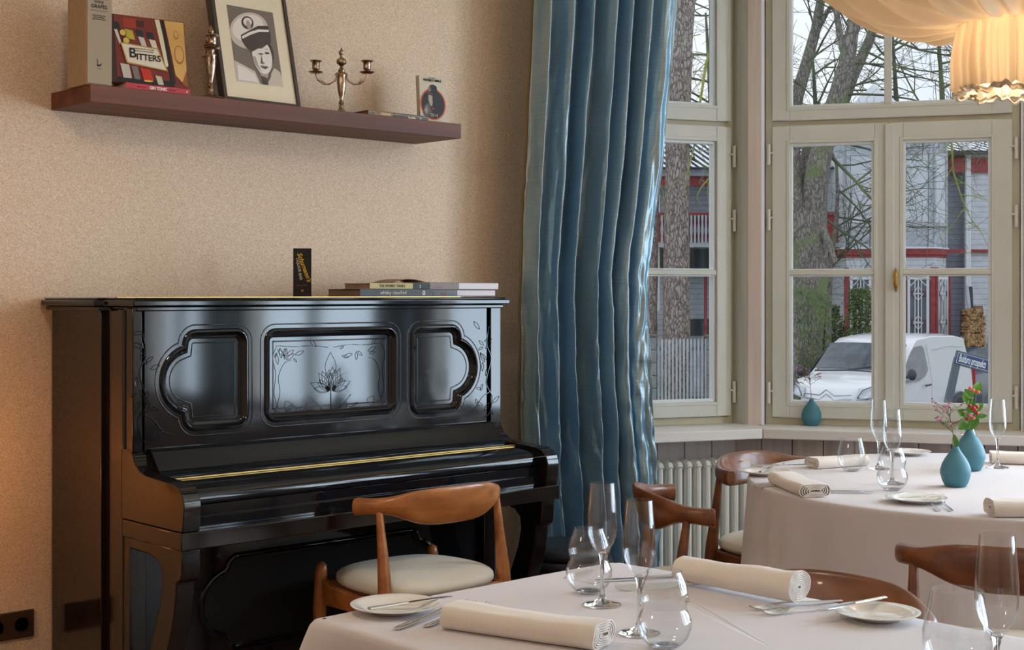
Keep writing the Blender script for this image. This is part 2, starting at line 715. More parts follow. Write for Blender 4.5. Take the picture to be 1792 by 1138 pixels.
def sash(par, x0, x1, z0, z1, gx0, gx1, gz0, gz1, muntin=None, vmunt=None, y=-.02):
    """one glazed sash: rails and stiles, white bead, pane, glazing bars"""
    s = MB()
    s.box(x0, gx0, y, .035, z0, z1).box(gx1, x1, y, .035, z0, z1)
    s.box(gx0, gx1, y, .035, z0, gz0).box(gx0, gx1, y, .035, gz1, z1)
    o = s.build('sash', M_cream, par, bevel=.003)
    t = .008
    b = MB()
    e = .012
    for (a0, a1, c0, c1) in ((gx0, gx0 + e, gz0, gz1), (gx1 - e, gx1, gz0, gz1), (gx0 + e, gx1 - e, gz0, gz0 + e), (gx0 + e, gx1 - e, gz1 - e, gz1)):
        b.box(a0, a1, y + .012, .03, c0, c1)
    if muntin:
        for (m0, m1) in muntin:
            b.box(gx0, gx1, y + .01, .03, m0, m0 + .006)
            b.box(gx0, gx1, y + .01, .03, m1 - .006, m1)
    b.build('glazing_bead', M_bead, o, bevel=.002)
    g = MB()
    # routed groove round the glass
    w = .013
    for (a0, a1, c0, c1) in ((gx0 - w, gx0, gz0 - w, gz1 + w), (gx1, gx1 + w, gz0 - w, gz1 + w), (gx0, gx1, gz0 - w, gz0), (gx0, gx1, gz1, gz1 + w)):
        g.box(a0, a1, y - .003, y + .006, c0, c1)
    g.build('moulding', M_cream, o, bevel=.0025)
    if muntin:
        mm = MB()
        for (m0, m1) in muntin:
            mm.box(gx0, gx1, y + .002, .03, m0 + .006, m1 - .006)
        mm.build('glazing_bar', M_cream, o, bevel=.003)
    if vmunt:
        mm = MB()
        for (m0, m1) in vmunt:
            mm.box(m0, m1, y + .002, .03, gz0, gz1)
        mm.build('glazing_bar', M_cream, o, bevel=.003)
    MB().box(gx0, gx1, .012, .016, gz0, gz1).build('pane', M_pane, o)
    return o


def frame(par, x0, x1, z0, z1, zt0, zt1, e=.03, y=0.0):
    f = MB()
    f.box(x0, x0 + e, y, .06, z0, z1).box(x1 - e, x1, y, .06, z0, z1)
    f.box(x0 + e, x1 - e, y, .06, z0, z0 + e).box(x0 + e, x1 - e, y, .06, z1 - e, z1)
    f.box(x0 + e, x1 - e, y, .06, zt0, zt1)
    return f.build('frame', M_cream2, par, bevel=.002)


# window 1
win1 = empty('window_1', (0, 0, 0), kind='structure')
win1.matrix_world = MX1
frame(win1, -.60, 0, ZS, ZT, 2.037, 2.062)
sash(win1, -.555, -.023, .765, 2.037, -.48, -.095, .827, 1.972, muntin=((1.378, 1.412),))
sash(win1, -.555, -.023, 2.062, 2.90, -.48, -.095, 2.128, 2.83)
for zt, zb in ((1.955, 1.86), (1.672, 1.577), (.916, .822)):
    hinge_at(win1, -.012, zt, zb, -.026, -1)
# window 2
win2 = empty('window_2', (0, 0, 0), kind='structure')
win2.matrix_world = MX2
frame(win2, 0, 1.052, ZS, ZT, 2.032, 2.058)
sash(win2, .030, .520, .763, 2.032, .104, .462, .825, 1.957, muntin=((1.377, 1.41),))
sash(win2, .522, 1.0215, .763, 2.032, .580, .939, .825, 1.957, muntin=((1.377, 1.41),))
MB().box(.506, .546, -.034, -.019, .77, 2.028).build('meeting_stile', M_cream, win2, bevel=.005)
sash(win2, .030, 1.0215, 2.058, 2.90, .104, .939, 2.113, 2.83, vmunt=((.503, .535),))
for zt, zb in ((1.955, 1.865), (1.672, 1.58), (.916, .822)):
    hinge_at(win2, .016, zt, zb, -.026, 1)
    hinge_at(win2, 1.036, zt, zb, -.026, -1)
hd = MB().tube([(.552, -.036, 1.31), (.552, -.05, 1.325), (.552, -.055, 1.345), (.552, -.056, 1.36), (.552, -.055, 1.375), (.552, -.05, 1.395), (.552, -.036, 1.41)], [.003, .008, .011, .009, .011, .008, .003], 12, flat=.8)
hd.tube([(.552, -.034, 1.36), (.552, -.052, 1.36)], .006, 10)
hd.build('handle', M_brass, win2)

# the front wall on the right with the windows that light the room (outside the picture)
fw = MB()
OPEN = ((.45, 2.15), (-1.65, .05), (-3.10, -2.10))
for y0, y1 in ((2.15, 2.52), (.05, .45), (-2.10, -1.65), (-3.3, -3.10)):
    fw.box(5.45, 5.68, y0, y1, 0, CEIL)
for a, b in OPEN:
    fw.box(5.45, 5.68, a, b, 0, .45).box(5.45, 5.68, a, b, 2.9, CEIL)
structure(fw, 'wall_right', M_wallp)
for i, (a, b) in enumerate(OPEN):
    f = MB()
    for y0, y1 in ((a, a + .07), (b - .07, b), ((a + b) / 2 - .05, (a + b) / 2 + .05)):
        f.box(5.46, 5.52, y0, y1, .45, 2.9)
    for z0, z1 in ((.45, .55), (1.37, 1.41), (1.97, 2.12), (2.82, 2.9)):
        f.box(5.46, 5.52, a, b, z0, z1)
    structure(f, 'window_%d' % (i + 3), M_cream, bevel=.003)

# ---------------------------------------------------------------- curtain


def curtain():
    A = Vector((.02, 5.38))
    B = Vector((.585, 5.58))
    H = 3.0
    cr_ = random.Random(5)
    ks = [(.0, 0), (.07, 1), (.14, -.5), (.25, .75), (.33, -1), (.39, .55), (.45, -.8), (.54, .95), (.60, -.8), (.66, .6), (.71, -.9), (.79, .7), (.85, -.7), (.93, .15), (1.0, 0)]

    def prof(u):
        for (a, va), (b, vb) in zip(ks[:-1], ks[1:]):
            if u <= b:
                t = (u - a) / (b - a)
                t = t * t * (3 - 2 * t)
                return va + (vb - va) * t
        return ks[-1][1]

    def spx(px, y):
        t = (px - CX) / F
        dx, dy = B.x - A.x, B.y - A.y
        return (CH - (y - HY) / F * 5.45, (t * A.y - A.x) / (dx - t * dy))
    LK = [spx(*k) for k in ((938, -200), (931, 0), (922, 200), (908, 480), (906, 700), (912, 850), (925, 1000), (928, 1100))]
    RK = [spx(*k) for k in ((1196, -200), (1180, 0), (1162, 200), (1152, 300), (1138, 400), (1128, 480), (1130, 600), (1134, 700), (1140, 800), (1143, 900), (1150, 1100))]

    def edge(ks2, z):
        for (z1, s1_), (z0, s0_) in zip(ks2[:-1], ks2[1:]):
            if z >= z0:
                return s0_ + (s1_ - s0_) * (z - z0) / (z1 - z0)
        return ks2[-1][1]

    def fn(u, v):
        z = .015 + (H - .015) * v
        q = 1 - v                                    # 1 at the floor
        # edges in px-free metres: left edge and right edge drift inwards in the lower half
        left, right = edge(LK, z), edge(RK, z)
        uu = u + .014 * noise.noise(Vector((u * 9, v * 5, 2))) + .02 * q * noise.noise(Vector((u * 4, v * 2.2, 9)))
        uu = min(1, max(0, uu))
        s = left + (right - left) * u
        base = A + (B - A) * s
        amp = .062 + .020 * q + .012 * noise.noise(Vector((u * 3, v * 3, 5)))
        off = prof(uu) * amp
        off += .007 * noise.noise(Vector((u * 30, v * 14, 1))) * (.6 + 2.5 * q)
        cr1 = noise.noise(Vector((u * 14 + v * 9, v * 26 - u * 10, 7)))
        cr2 = noise.noise(Vector((u * 22 - v * 14, v * 40 + u * 14, 3)))
        off += (.012 * (1 - abs(cr1) * 2.4) + .006 * (1 - abs(cr2) * 2.4)) * min(1, q * 1.3) ** 1.5
        off += .030 * noise.noise(Vector((u * 5 + v * 3, v * 7 - u * 6, 11))) * max(0, q - .45) * 2
        dirv = (B - A).normalized()
        nr = Vector((dirv.y, -dirv.x))               # toward the camera side
        sh = .012 * sin(u * 40) * q
        p = base + nr * (off + .02) + dirv * sh
        return Wp(p.x, p.y, z)
    m = MB().grid(fn, 340, 150)
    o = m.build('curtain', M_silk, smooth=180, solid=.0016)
    tag(o, 'tall blue silk curtain hanging in folds at the corner beside the bay window', 'curtain')
    # olive side hem on the left edge

    def fh(u, v):
        p = fn(0, v)
        z = p.z
        b = fn(.012, v)
        t = (Vector(b) - Vector(p))
        d = (Vector((-HS, HC, 0)) * .011)
        return Vector(p) + d * u + Vector((HC, HS, 0)) * .004
    hm = MB().grid(fh, 3, 60).build('side_hem', mat('olive_gold_hem', rgb(128, 104, 58), .5), o, smooth=180, solid=.002)
    hm['label'] = 'olive gold hem'
    return o


curtain()
# two more curtains between the front wall windows (outside the picture, seen mirrored in the piano)


def plain_curtain(y0, y1, label):
    def fn(u, v):
        return (5.36 + .045 * sin(u * 2 * PI * 5), y0 + (y1 - y0) * u, .03 + 2.95 * v)
    tag(MB().grid(fn, 80, 6).build('curtain', M_silk, smooth=180, solid=.0016), label, 'curtain')


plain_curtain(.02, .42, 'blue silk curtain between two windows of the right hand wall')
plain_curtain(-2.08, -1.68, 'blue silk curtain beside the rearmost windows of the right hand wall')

# ---------------------------------------------------------------- radiator under window 1
rad = MB()
ra = empty('radiator', (0, 0, 0), label='cream column radiator under the narrow bay window', cat='radiator')
ra.matrix_world = MX1 @ Matrix.Translation((0, -.17, 0))
for i in range(17):
    x = -.73 + i * .0445
    for yy in (-.035, 0, .035):
        rad.tube([(x, yy, .10), (x, yy, .13), (x, yy, .54), (x, yy, .575)], [.011, .0125, .0125, .011], 8)
    for zz in (.105, .575):
        rad.tube([(x, -.04, zz - (0.008 if zz > .3 else -.008)), (x, -.03, zz + (.006 if zz > .3 else -.006)), (x, 0, zz + (.012 if zz > .3 else -.012)), (x, .03, zz + (.006 if zz > .3 else -.006)), (x, .04, zz - (.008 if zz > .3 else -.008))], .0165, 10)
rad.tube([(-.75, 0, .575), (.0, 0, .575)], .012, 10)
rad.tube([(-.75, 0, .105), (.0, 0, .105)], .012, 10)
rad.build('columns', M_rad, ra)
for x in (-.70, -.04):
    MB().box(x - .012, x + .012, -.04, .04, 0, .10).build('foot', M_rad, ra)

# ---------------------------------------------------------------- sockets
so = empty('wall_socket', (1.731, WB, .311), label='brown double wall socket on the wallpaper left of the piano', cat='socket')
MB().box(-.078, .078, -.010, 0, -.0408, .0408).build('cover_plate', M_socket, so, bevel=.003)
for k in (-1, 1):
    cx = k * .0385
    b = MB()
    b.lathe([(.0235, 0), (.0235, .0015), (.0200, .0015), (.0195, -.008), (0, -.008)], 28, M=Matrix.Translation((cx, -.010, 0)) @ Matrix.Rotation(R(90), 4, 'X'))
    b.tube([(cx - .0095, -.0145, 0), (cx - .0095, -.001, 0)], .0025, 8).tube([(cx + .0095, -.0145, 0), (cx + .0095, -.001, 0)], .0025, 8)
    b.box(cx - .002, cx + .002, -.013, -.003, -.0195, -.0155).box(cx - .002, cx + .002, -.013, -.003, .0155, .0195)
    b.build('outlet', M_socket2, so)

# ---------------------------------------------------------------- piano
PA0, PA1, PB0, PB1 = 1.86, 3.242, 3.555, 4.06
pn = empty('upright_piano', (2.61, 3.87, 0), label='black lacquered antique upright piano standing against the wallpapered wall', cat='piano')
PT = Matrix.Translation((-2.61, -3.87, 0))


def pbuild(mb, name, m=None, **k):
    mb.v = [(x - 2.61, y - 3.87, z) for x, y, z in mb.v]
    return mb.build(name, m or M_lac, pn, **k)


def curve_fill(outer, holes, y0, depth, name, m, parent, bevel=0):
    """flat board with cut-outs in the x-z plane, via a filled 2D curve"""
    cu = bpy.data.curves.new(name, 'CURVE')
    cu.dimensions = '2D'
    cu.fill_mode = 'BOTH'
    cu.extrude = depth / 2
    for poly in [outer] + holes:
        sp = cu.splines.new('POLY')
        sp.points.add(len(poly) - 1)
        for p, (x, z) in zip(sp.points, poly):
            p.co = (x, z, 0, 1)
        sp.use_cyclic_u = True
    o = bpy.data.objects.new(name, cu)
    COL.objects.link(o)
    bpy.context.view_layer.update()
    me = bpy.data.meshes.new_from_object(o)
    bpy.data.objects.remove(o)
    me.transform(Matrix.Translation((0, y0 + depth / 2, 0)) @ Matrix.Rotation(R(90), 4, 'X'))
    me.polygons.foreach_set('use_smooth', [False] * len(me.polygons))
    me.materials.clear()
    me.materials.append(m)
    t = bpy.data.objects.new(name, me)
    COL.objects.link(t)
    t.parent = parent
    return t


def arc(cx, cz, r, a0, a1, n):
    return [(cx + r * cos(R(a0 + (a1 - a0) * i / n)), cz + r * sin(R(a0 + (a1 - a0) * i / n))) for i in range(n + 1)]


def rrect(x0, x1, z0, z1, r, n=6):
    return arc(x1 - r, z1 - r, r, 0, 90, n) + arc(x0 + r, z1 - r, r, 90, 180, n) + arc(x0 + r, z0 + r, r, 180, 270, n) + arc(x1 - r, z0 + r, r, 270, 360, n)


def dshape(x1, x0, z0, z1, cr_, cx, cz, n=14, side=-1, rr=.035):
    """rounded rectangle with a big round lobe bulging to the left (mirrored when side=1)"""
    pts = arc(x1 - rr, z1 - rr, rr, 0, 90, 6)
    dz = .095
    aa = math.degrees(math.asin(min(1, dz / cr_)))
    pts += arc(x0 + .04, z1 - .04, .04, 90, 180, 6)
    pts += arc(cx, cz, cr_, 180 - aa, 180 + aa, 26)
    pts += arc(x0 + .04, z0 + .04, .04, 180, 270, 6)
    pts += arc(x1 - rr, z0 + rr, rr, 270, 360, 6)
    if side == 1:
        m = 2.538
        pts = [(2 * m - x, z) for x, z in pts][::-1]
    return pts


def offset(poly, d):
    n = len(poly)
    out = []
    for i in range(n):
        p0, p1, p2 = Vector(poly[i - 1]), Vector(poly[i]), Vector(poly[(i + 1) % n])
        e1, e2 = (p1 - p0), (p2 - p1)
        if e1.length < 1e-7:
            e1 = e2
        if e2.length < 1e-7:
            e2 = e1
        e1.normalize()
        e2.normalize()
        n1, n2 = Vector((-e1.y, e1.x)), Vector((-e2.y, e2.x))
        b = (n1 + n2)
        b = b.normalized() if b.length > 1e-6 else n1
        k = 1 / max(.5, b.dot(n1))
        out.append(tuple(p1 + b * d * k))
    return out


def mould(poly, prof, y0):
    """profile = [(inward, depth)] swept round the outline, depth grows into the board (+y)"""
    m = MB()
    n = len(poly)
    rings = [[(x, y0 + dp, z) for x, z in offset(poly, inn)] for inn, dp in prof]
    vs = [v for r_ in rings for v in r_]
    fs = []
    for j in range(len(rings) - 1):
        for i in range(n):
            a, b = j * n + i, j * n + (i + 1) % n
            fs.append((a, b, b + n, a + n))
    return m.add(vs, fs)


centre = rrect(2.291, 2.786, .920, 1.194, .035)
leftd = dshape(2.230, 2.018, .911, 1.196, .099, 2.045, 1.055)
rightd = dshape(2.230, 2.018, .911, 1.196, .099, 2.045, 1.055, side=1)
# case
cs = MB()
cs.box(PA0, PA0 + .035, 3.74, PB1, .05, 1.262)
cs.box(PA1 - .035, PA1, 3.74, PB1, .05, 1.262)
cs.box(PA0 + .035, PA1 - .035, PB1 - .02, PB1, .05, 1.262)
for x0, x1 in ((PA0 + .014, PA0 + .035), (PA1 - .035, PA1 - .014)):
    cs.box(x0, x1, PB0 + .03, 3.74, .05, 1.262)
pbuild(cs, 'case', M_lac2, bevel=.002)
# side mouldings and pilasters
for x0, x1 in ((PA0, PA0 + .02), (PA1 - .02, PA1)):
    pbuild(MB().box(x0, x1, 3.605, 3.685, .05, 1.262), 'side_moulding', M_lac2, bevel=.012, seg=4)
for a0, a1 in ((PA0 + .002, PA0 + .032), (PA1 - .050, PA1 - .002)):
    p = MB().box(a0, a1, PB0, PB0 + .04, .86, 1.262)
    pbuild(p, 'pilaster', M_lac, bevel=.003)
# board behind the grooves
pbuild(MB().box(PA0 + .02, PA1 - .02, PB0 + .055, PB0 + .07, .1, 1.255), 'inner_board', M_felt)
# upper panel with three cut-outs
ox0, ox1 = PA0 + .038, PA1 - .068
holder = curve_fill([(ox0 - 2.61, .858), (ox1 - 2.61, .858), (ox1 - 2.61, 1.252), (ox0 - 2.61, 1.252)],
                    [[(x - 2.61, z) for x, z in q] for q in (leftd, centre, rightd)], PB0 - 3.87, .012, 'upper_panel', M_lac, pn)
prof = [(-.004, -.001), (0, -.005), (.005, -.006), (.009, -.001), (.011, .003), (.016, .008), (.021, .009), (.024, .012), (.024, .016)]
for q in (leftd, centre, rightd):
    pbuild(mould(q, prof, PB0), 'panel_moulding', M_lac, smooth=60)
    pbuild(mould(offset(q, -.016), [(-.002, .0), (-.001, -.0015), (.001, -.0015), (.002, .0)], PB0), 'bead', M_lac, smooth=60)
    pbuild(mould(offset(q, .036), [(-.002, .0), (-.001, -.0015), (.001, -.0015), (.002, .0)], PB0 + .013), 'bead', M_lac, smooth=60)
pbuild(MB().box(ox0, ox1, PB0 + .013, PB0 + .02, .87, 1.24), 'recessed_panel', M_lac)


# carved relief: thin vines and pointed leaves
def vine(m, pts, y, r=.0016):
    sm = []
    for i in range(len(pts) - 1):
        p0 = pts[max(i - 1, 0)]
        p1, p2 = pts[i], pts[i + 1]
        p3 = pts[min(i + 2, len(pts) - 1)]
        for k in range(6):
            t = k / 6
            x = .5 * ((2 * p1[0]) + (-p0[0] + p2[0]) * t + (2 * p0[0] - 5 * p1[0] + 4 * p2[0] - p3[0]) * t * t + (-p0[0] + 3 * p1[0] - 3 * p2[0] + p3[0]) * t ** 3)
            z = .5 * ((2 * p1[1]) + (-p0[1] + p2[1]) * t + (2 * p0[1] - 5 * p1[1] + 4 * p2[1] - p3[1]) * t * t + (-p0[1] + 3 * p1[1] - 3 * p2[1] + p3[1]) * t ** 3)
            sm.append((x, y, z))
    sm.append((pts[-1][0], y, pts[-1][1]))
    m.tube(sm, r, 6)


def leaf2(m, x, z, ang, L, y, w=.28):
    """an outlined leaf"""
    ca, sa = cos(ang), sin(ang)
    pts = []
    for i in range(9):
        t = i / 8
        u, v = L * t, L * w * sin(PI * t) * .6
        pts.append((x + ca * u - sa * v, y, z + sa * u + ca * v))
    pts2 = []
    for i in range(9):
        t = i / 8
        u, v = L * t, -L * w * sin(PI * t) * .6
        pts2.append((x + ca * u - sa * v, y, z + sa * u + ca * v))
    m.tube(pts, .0008, 5)
    m.tube(pts2, .0008, 5)


cv = MB()
rr_ = random.Random(3)
yr = PB0 + .0128
for mir in (0, 1):
    def X(x):
        x -= .093
        return 2 * 2.538 - x if mir else x
    vine(cv, [(X(2.44), .955), (X(2.425), 1.0), (X(2.43), 1.06), (X(2.42), 1.11), (X(2.435), 1.145)], yr)
    vine(cv, [(X(2.425), .94), (X(2.445), 1.0), (X(2.44), 1.05), (X(2.46), 1.09), (X(2.485), 1.10)], yr)
    vine(cv, [(X(2.43), .95), (X(2.46), .94), (X(2.49), .965), (X(2.465), .975), (X(2.47), .945), (X(2.54), .945), (X(2.6), .943)], yr)
    vine(cv, [(X(2.60), .945), (X(2.57), .97), (X(2.555), .985)], yr)
    vine(cv, [(X(2.43), 1.145), (X(2.5), 1.14), (X(2.56), 1.142), (X(2.62), 1.135)], yr, .001)
    vine(cv, [(X(2.631), .94), (X(2.628), 1.02), (X(2.61), 1.075), (X(2.631), 1.12)], yr)
    for k in range(9):
        a = PI / 2 + (k - 1) * .20
        a = PI - a if mir else a
        leaf2(cv, X(2.625), 1.0, a if not mir else a, .05 + .03 * rr_.random(), yr)
    for k in range(16):
        leaf2(cv, X(rr_.uniform(2.42, 2.6)), rr_.choice([rr_.uniform(.94, .97), rr_.uniform(1.09, 1.14)]), rr_.uniform(0, 2 * PI), rr_.uniform(.015, .035), yr)
    yq = PB0 - .0005
    cvc = cv
    cv = MB()
    x0 = 1.985
    vine(cv, [(X(x0), 1.19), (X(x0 + .01), 1.13), (X(x0 - .01), 1.08), (X(x0 + .012), 1.0), (X(x0 - .015), .95), (X(x0 - .005), .90), (X(x0 + .02), .88)], yq)
    vine(cv, [(X(x0 - .01), .97), (X(x0 + .03), .95), (X(x0 + .06), .915), (X(x0 + .10), .90)], yq)
    for k in range(16):
        leaf2(cv, X(x0 + rr_.uniform(-.02, .05)), rr_.uniform(.90, 1.20), rr_.uniform(0, 2 * PI), rr_.uniform(.02, .04), yq)
    for k in range(6):
        leaf2(cv, X(2.30), 1.13, R(200 + k * 28), .022, PB0 + .0128) if mir else None
    pbuild(cv, 'carved_relief', M_lac, smooth=60)
    cv = cvc
pbuild(cv, 'carved_relief', M_lac, smooth=60)

# lid
ld = MB()
YF = PB0


def lidpoly(e):
    """lid outline with the break-front step at both ends; e = overhang"""
    x0, x1, f = PA0 - e, PA1 + e, YF - e * .9
    return [(x0 + .022, f), (x1 - .022, f), (x1 - .022, 3.70), (x1, 3.715), (x1, 4.064), (x0, 4.064), (x0, 3.715), (x0 + .022, 3.70)]


ld.prism(lidpoly(.018), 1.252, 1.266)
ld.prism(lidpoly(.034), 1.266, 1.283)
ld.prism(lidpoly(.024), 1.283, 1.290)
pbuild(ld, 'top_lid', M_lac, bevel=.004, seg=3)
pbuild(MB().box(1.90, 3.20, 3.72, 3.730, 1.2895, 1.2918), 'top_hinge', M_strip)
# fallboard, keys lid: profile in (y,z) swept in x
ax0, ax1 = PA0 + .050, PA1 - .050


def sweep(prof_, x0, x1):
    m = MB()
    m.prism(prof_, x0, x1, 'x')
    return m


fb = [(3.60, .866), (3.548, .868), (3.540, .862), (3.528, .850), (3.512, .830), (3.496, .812), (3.480, .802), (3.470, .799), (3.470, .77), (3.60, .77)]
pbuild(sweep(fb, ax0, ax1), 'fallboard', M_lac, bevel=.001, smooth=50)
kl = [(3.470, .796), (3.44, .794), (3.40, .790), (3.36, .785), (3.335, .779), (3.318, .767), (3.311, .750), (3.315, .738), (3.34, .735), (3.470, .735)]
pbuild(sweep(kl, ax0, ax1), 'key_lid', M_lac, smooth=50)
pbuild(MB().box(ax0 + .005, ax1 - .005, 3.425, 3.436, .7935, .7970), 'fallboard_hinge', M_strip)
ks_ = [(3.320, .735), (3.320, .706), (3.312, .704), (3.312, .672), (3.6, .672), (3.6, .735)]
pbuild(sweep(ks_, ax0, ax1), 'key_slip', M_lac, bevel=.001)
# arms
armp = [(3.62, .868), (3.570, .868), (3.560, .862), (3.552, .850), (3.540, .830), (3.515, .812), (3.48, .804), (3.40, .799), (3.33, .795), (3.300, .787), (3.281, .770), (3.273, .745), (3.277, .70), (3.282, .672), (3.62, .672)]
for a0 in (PA0, PA1 - .052):
    pbuild(MB().prism(armp, a0, a0 + .052, 'x'), 'arm', M_lac2, bevel=.0025, smooth=40)
    for yy, zz, ky, kz, rr0 in ((3.560, .862, .55, .98, .0022), (3.316, .793, .75, .38, .0018)):
        g = MB()
        for k in range(6):
            t = k * .0085
            g.tube([(a0 + .002, yy - t * ky, zz - t * kz), (a0 + .050, yy - t * ky, zz - t * kz)], rr0, 6)
        pbuild(g, 'fluting', M_lac)
# keybed
pbuild(MB().box(PA0 - .006, PA1 + .006, 3.276, 3.60, .625, .672), 'keybed', M_lac2, bevel=.003)
# console legs
legp = [(3.290, .625), (3.292, .56), (3.298, .545), (3.318, .535), (3.322, .50), (3.328, .46), (3.345, .40), (3.375, .33), (3.41, .26), (3.44, .19), (3.452, .12), (3.44, .08), (3.40, .06), (3.40, .03), (3.62, .03), (3.66, .06), (3.62, .09), (3.545, .11), (3.53, .17), (3.50, .26), (3.465, .33), (3.435, .40), (3.41, .46), (3.396, .52), (3.400, .560), (3.425, .582), (3.47, .592), (3.58, .592), (3.58, .625)]
for a0 in (PA0 + .004, PA1 - .060):
    pbuild(MB().prism(legp, a0, a0 + .056, 'x'), 'leg', M_lac2, bevel=.004, smooth=40)
    pbuild(MB().box(a0, a0 + .05, 3.575, 3.64, 0.0, .625).box(a0 - .0, a0 + .056, 3.36, 3.64, 0.0, .032), 'leg_block', M_lac2, bevel=.003)
# lower panel
lo = rrect(2.20, 3.02, .13, .515, .04)


def lowshape():
    pts = arc(2.917 - .05, .530 - .04, .04, 0, 90, 4)[::1]
    pts = arc(2.877, .490, .04, 10, 90, 5)
    pts += arc(2.225, .490, .04, 90, 170, 5)
    pts += arc(2.205, .385, .108, 105, 255, 22)
    pts += arc(2.225, .280, .04, 190, 270, 5)
    pts += arc(2.877, .280, .04, 270, 350, 5)
    pts += arc(2.897, .385, .108, -75, 75, 22)
    return pts


lw = lowshape()
curve_fill([(PA0 + .05 - 2.61, .06), (PA1 - .05 - 2.61, .06), (PA1 - .05 - 2.61, .625), (PA0 + .05 - 2.61, .625)], [[(x - 2.61, z) for x, z in lw]], 3.600 - 3.87, .012, 'lower_panel', M_lac, pn)
pbuild(mould(lw, prof, 3.600), 'panel_moulding', M_lac, smooth=60)
pbuild(MB().box(PA0 + .06, PA1 - .06, 3.613, 3.617, .08, .6), 'recessed_panel', M_lac)
pbuild(MB().box(PA0, PA1, 3.58, PB1, 0, .06), 'plinth', M_lac2, bevel=.003)
cv = MB()
for k in range(14):
    leaf2(cv, rr_.uniform(2.30, 2.38), rr_.uniform(.34, .46), rr_.uniform(0, 2 * PI), rr_.uniform(.02, .035), 3.6125)
pbuild(cv, 'carved_relief', M_lac)

# stool to the right of the piano
sp_ = onz(962, 966, .40)
st = empty('piano_stool', (3.66, 3.66, 0), label='low round dark leather stool between the piano and the curtain', cat='stool')
MB().lathe([(0, .385), (.12, .384), (.150, .378), (.165, .362), (.166, .345), (.160, .335)], 40).build('cushion', M_stool, st, smooth=60)
MB().lathe([(.158, .335), (.172, .33), (.176, .31), (.170, .297), (.180, .29), (.186, .262), (.178, .245), (.17, .24), (0, .24)], 40).build('seat_band', M_stool, st, smooth=60)
MB().lathe([(.03, .24), (.03, .10), (.06, .08), (.03, .06), (.02, .05)], 20).build('column', M_lac2, st)
for k in range(3):
    a = k * 2 * PI / 3 + .4
    MB().tube([(0, 0, .09), (.08 * cos(a), .08 * sin(a), .08), (.15 * cos(a), .15 * sin(a), .035), (.19 * cos(a), .19 * sin(a), .014)], [.022, .018, .015, .014], 8).build('leg', M_lac2, st)

# ---------------------------------------------------------------- shelf
SX0, SX1, SY0 = 1.866, 3.288, 3.82
SHZ = 1.912
shelf = MB().box(SX0, SX1, SY0, WB, SHZ - .052, SHZ).build('floating_shelf', M_walnut, bevel=.0015)
tag(shelf, 'long dark walnut floating shelf on the wall above the piano', 'shelf')


def book(name, loc, rz, w, h, t, cover, label, pages=M_page, lying=False, tilt=0, group=None):
    """upright: spine faces local -x, front cover faces -y; w = cover width (x), h = height, t = thickness (y)
    lying: spine faces -y, w along x = height of book, h = depth in y, t thickness z"""
    e = empty(name, loc, rz, label, 'book', group)
    e.rotation_euler = (tilt, 0, rz)
    c = .0022
    b = MB()
    if lying:
        b.box(0, w, 0, h, 0, c).box(0, w, 0, h, t - c, t).box(0, w, 0, c, c, t - c)
        b.build('cover', cover, e, bevel=.0008)
        MB().box(.003, w - .003, c, h - .003, c, t - c).build('pages', pages, e)
    else:
        b.box(0, w, 0, c, 0, h).box(0, w, t - c, t, 0, h).box(0, c, c, t - c, 0, h)
        b.build('cover', cover, e, bevel=.0008)
        MB().box(c, w - .003, c, t - c, .003, h - .003).build('pages', pages, e)
    return e


def flat(parent, name, polys, y, label=None):
    """printed shapes on a cover facing -y; polys = [(material, [(x,z)...])] each lies a hair above the last"""
    base = None
    mats, m = [], MB()
    for i, (mt, poly) in enumerate(polys):
        if mt not in mats:
            mats.append(mt)
        yy = y - .00012 * (i + 1)
        m.add([(x, yy, z) for x, z in poly], [tuple(range(len(poly)))], mats.index(mt))
    me = bpy.data.meshes.new(name)
    me.from_pydata(m.v, [], m.f)
    for x in mats:
        me.materials.append(x)
    me.polygons.foreach_set('material_index', m.m)
    o = bpy.data.objects.new(name, me)
    COL.objects.link(o)
    o.parent = parent
    if label:
        o['label'] = label
    return o


def ell(cx, cz, rx, rz, n=24, a0=0, a1=360, rot=0):
    out = []
    for i in range(n):
        a = R(a0 + (a1 - a0) * i / (n if a1 - a0 == 360 else n - 1))
        x, z = rx * cos(a), rz * sin(a)
        out.append((cx + x * cos(R(rot)) - z * sin(R(rot)), cz + x * sin(R(rot)) + z * cos(R(rot))))
    return out


def rc(x0, x1, z0, z1):
    return [(x0, z0), (x1, z0), (x1, z1), (x0, z1)]


# tall slip-cased book
C_tan = mat('tan_book_cloth', rgb(170, 142, 108), .7, var=.05, vscale=80)
C_tan2 = mat('grey_tan_spine', rgb(164, 146, 120), .7)
e = empty('book', (1.858, 3.832, SHZ), 0, 'tall tan slip cased book with grapes title at the left end of the shelf', 'book')
MB().box(0, .082, 0, .118, 0, .275).build('slipcase', C_tan, e, bevel=.001)
MB().box(.003, .080, -.003, .02, .003, .272).build('spine', C_tan2, e, bevel=.0015)
text('WINE', .012, M_black, e, (.040, -.0035, .243), FRONT)
text('GRAPES', .0145, M_black, e, (.040, -.0035, .230), FRONT, bold=.0003)
for z_ in (.2525, .2175):
    MB().box(.013, .067, -.0036, -.003, z_, z_ + .001).build('rule_line', M_black, e)
for i, (tx, z) in enumerate((('JANCIS ROBINSON', .2035), ('JULIA HARDING', .198), ('JOSE VOUILLAMOZ', .1925))):
    text(tx, .0048, M_black, e, (.040, -.0035, z), FRONT)
flat(e, 'emblem', [(M_black, [(.032, .078), (.036, .074), (.037, .060), (.044, .062), (.050, .066), (.046, .058), (.040, .054), (.032, .056), (.034, .066)]), (M_black, rc(.034, .046, .048, .0495))], -.0032)

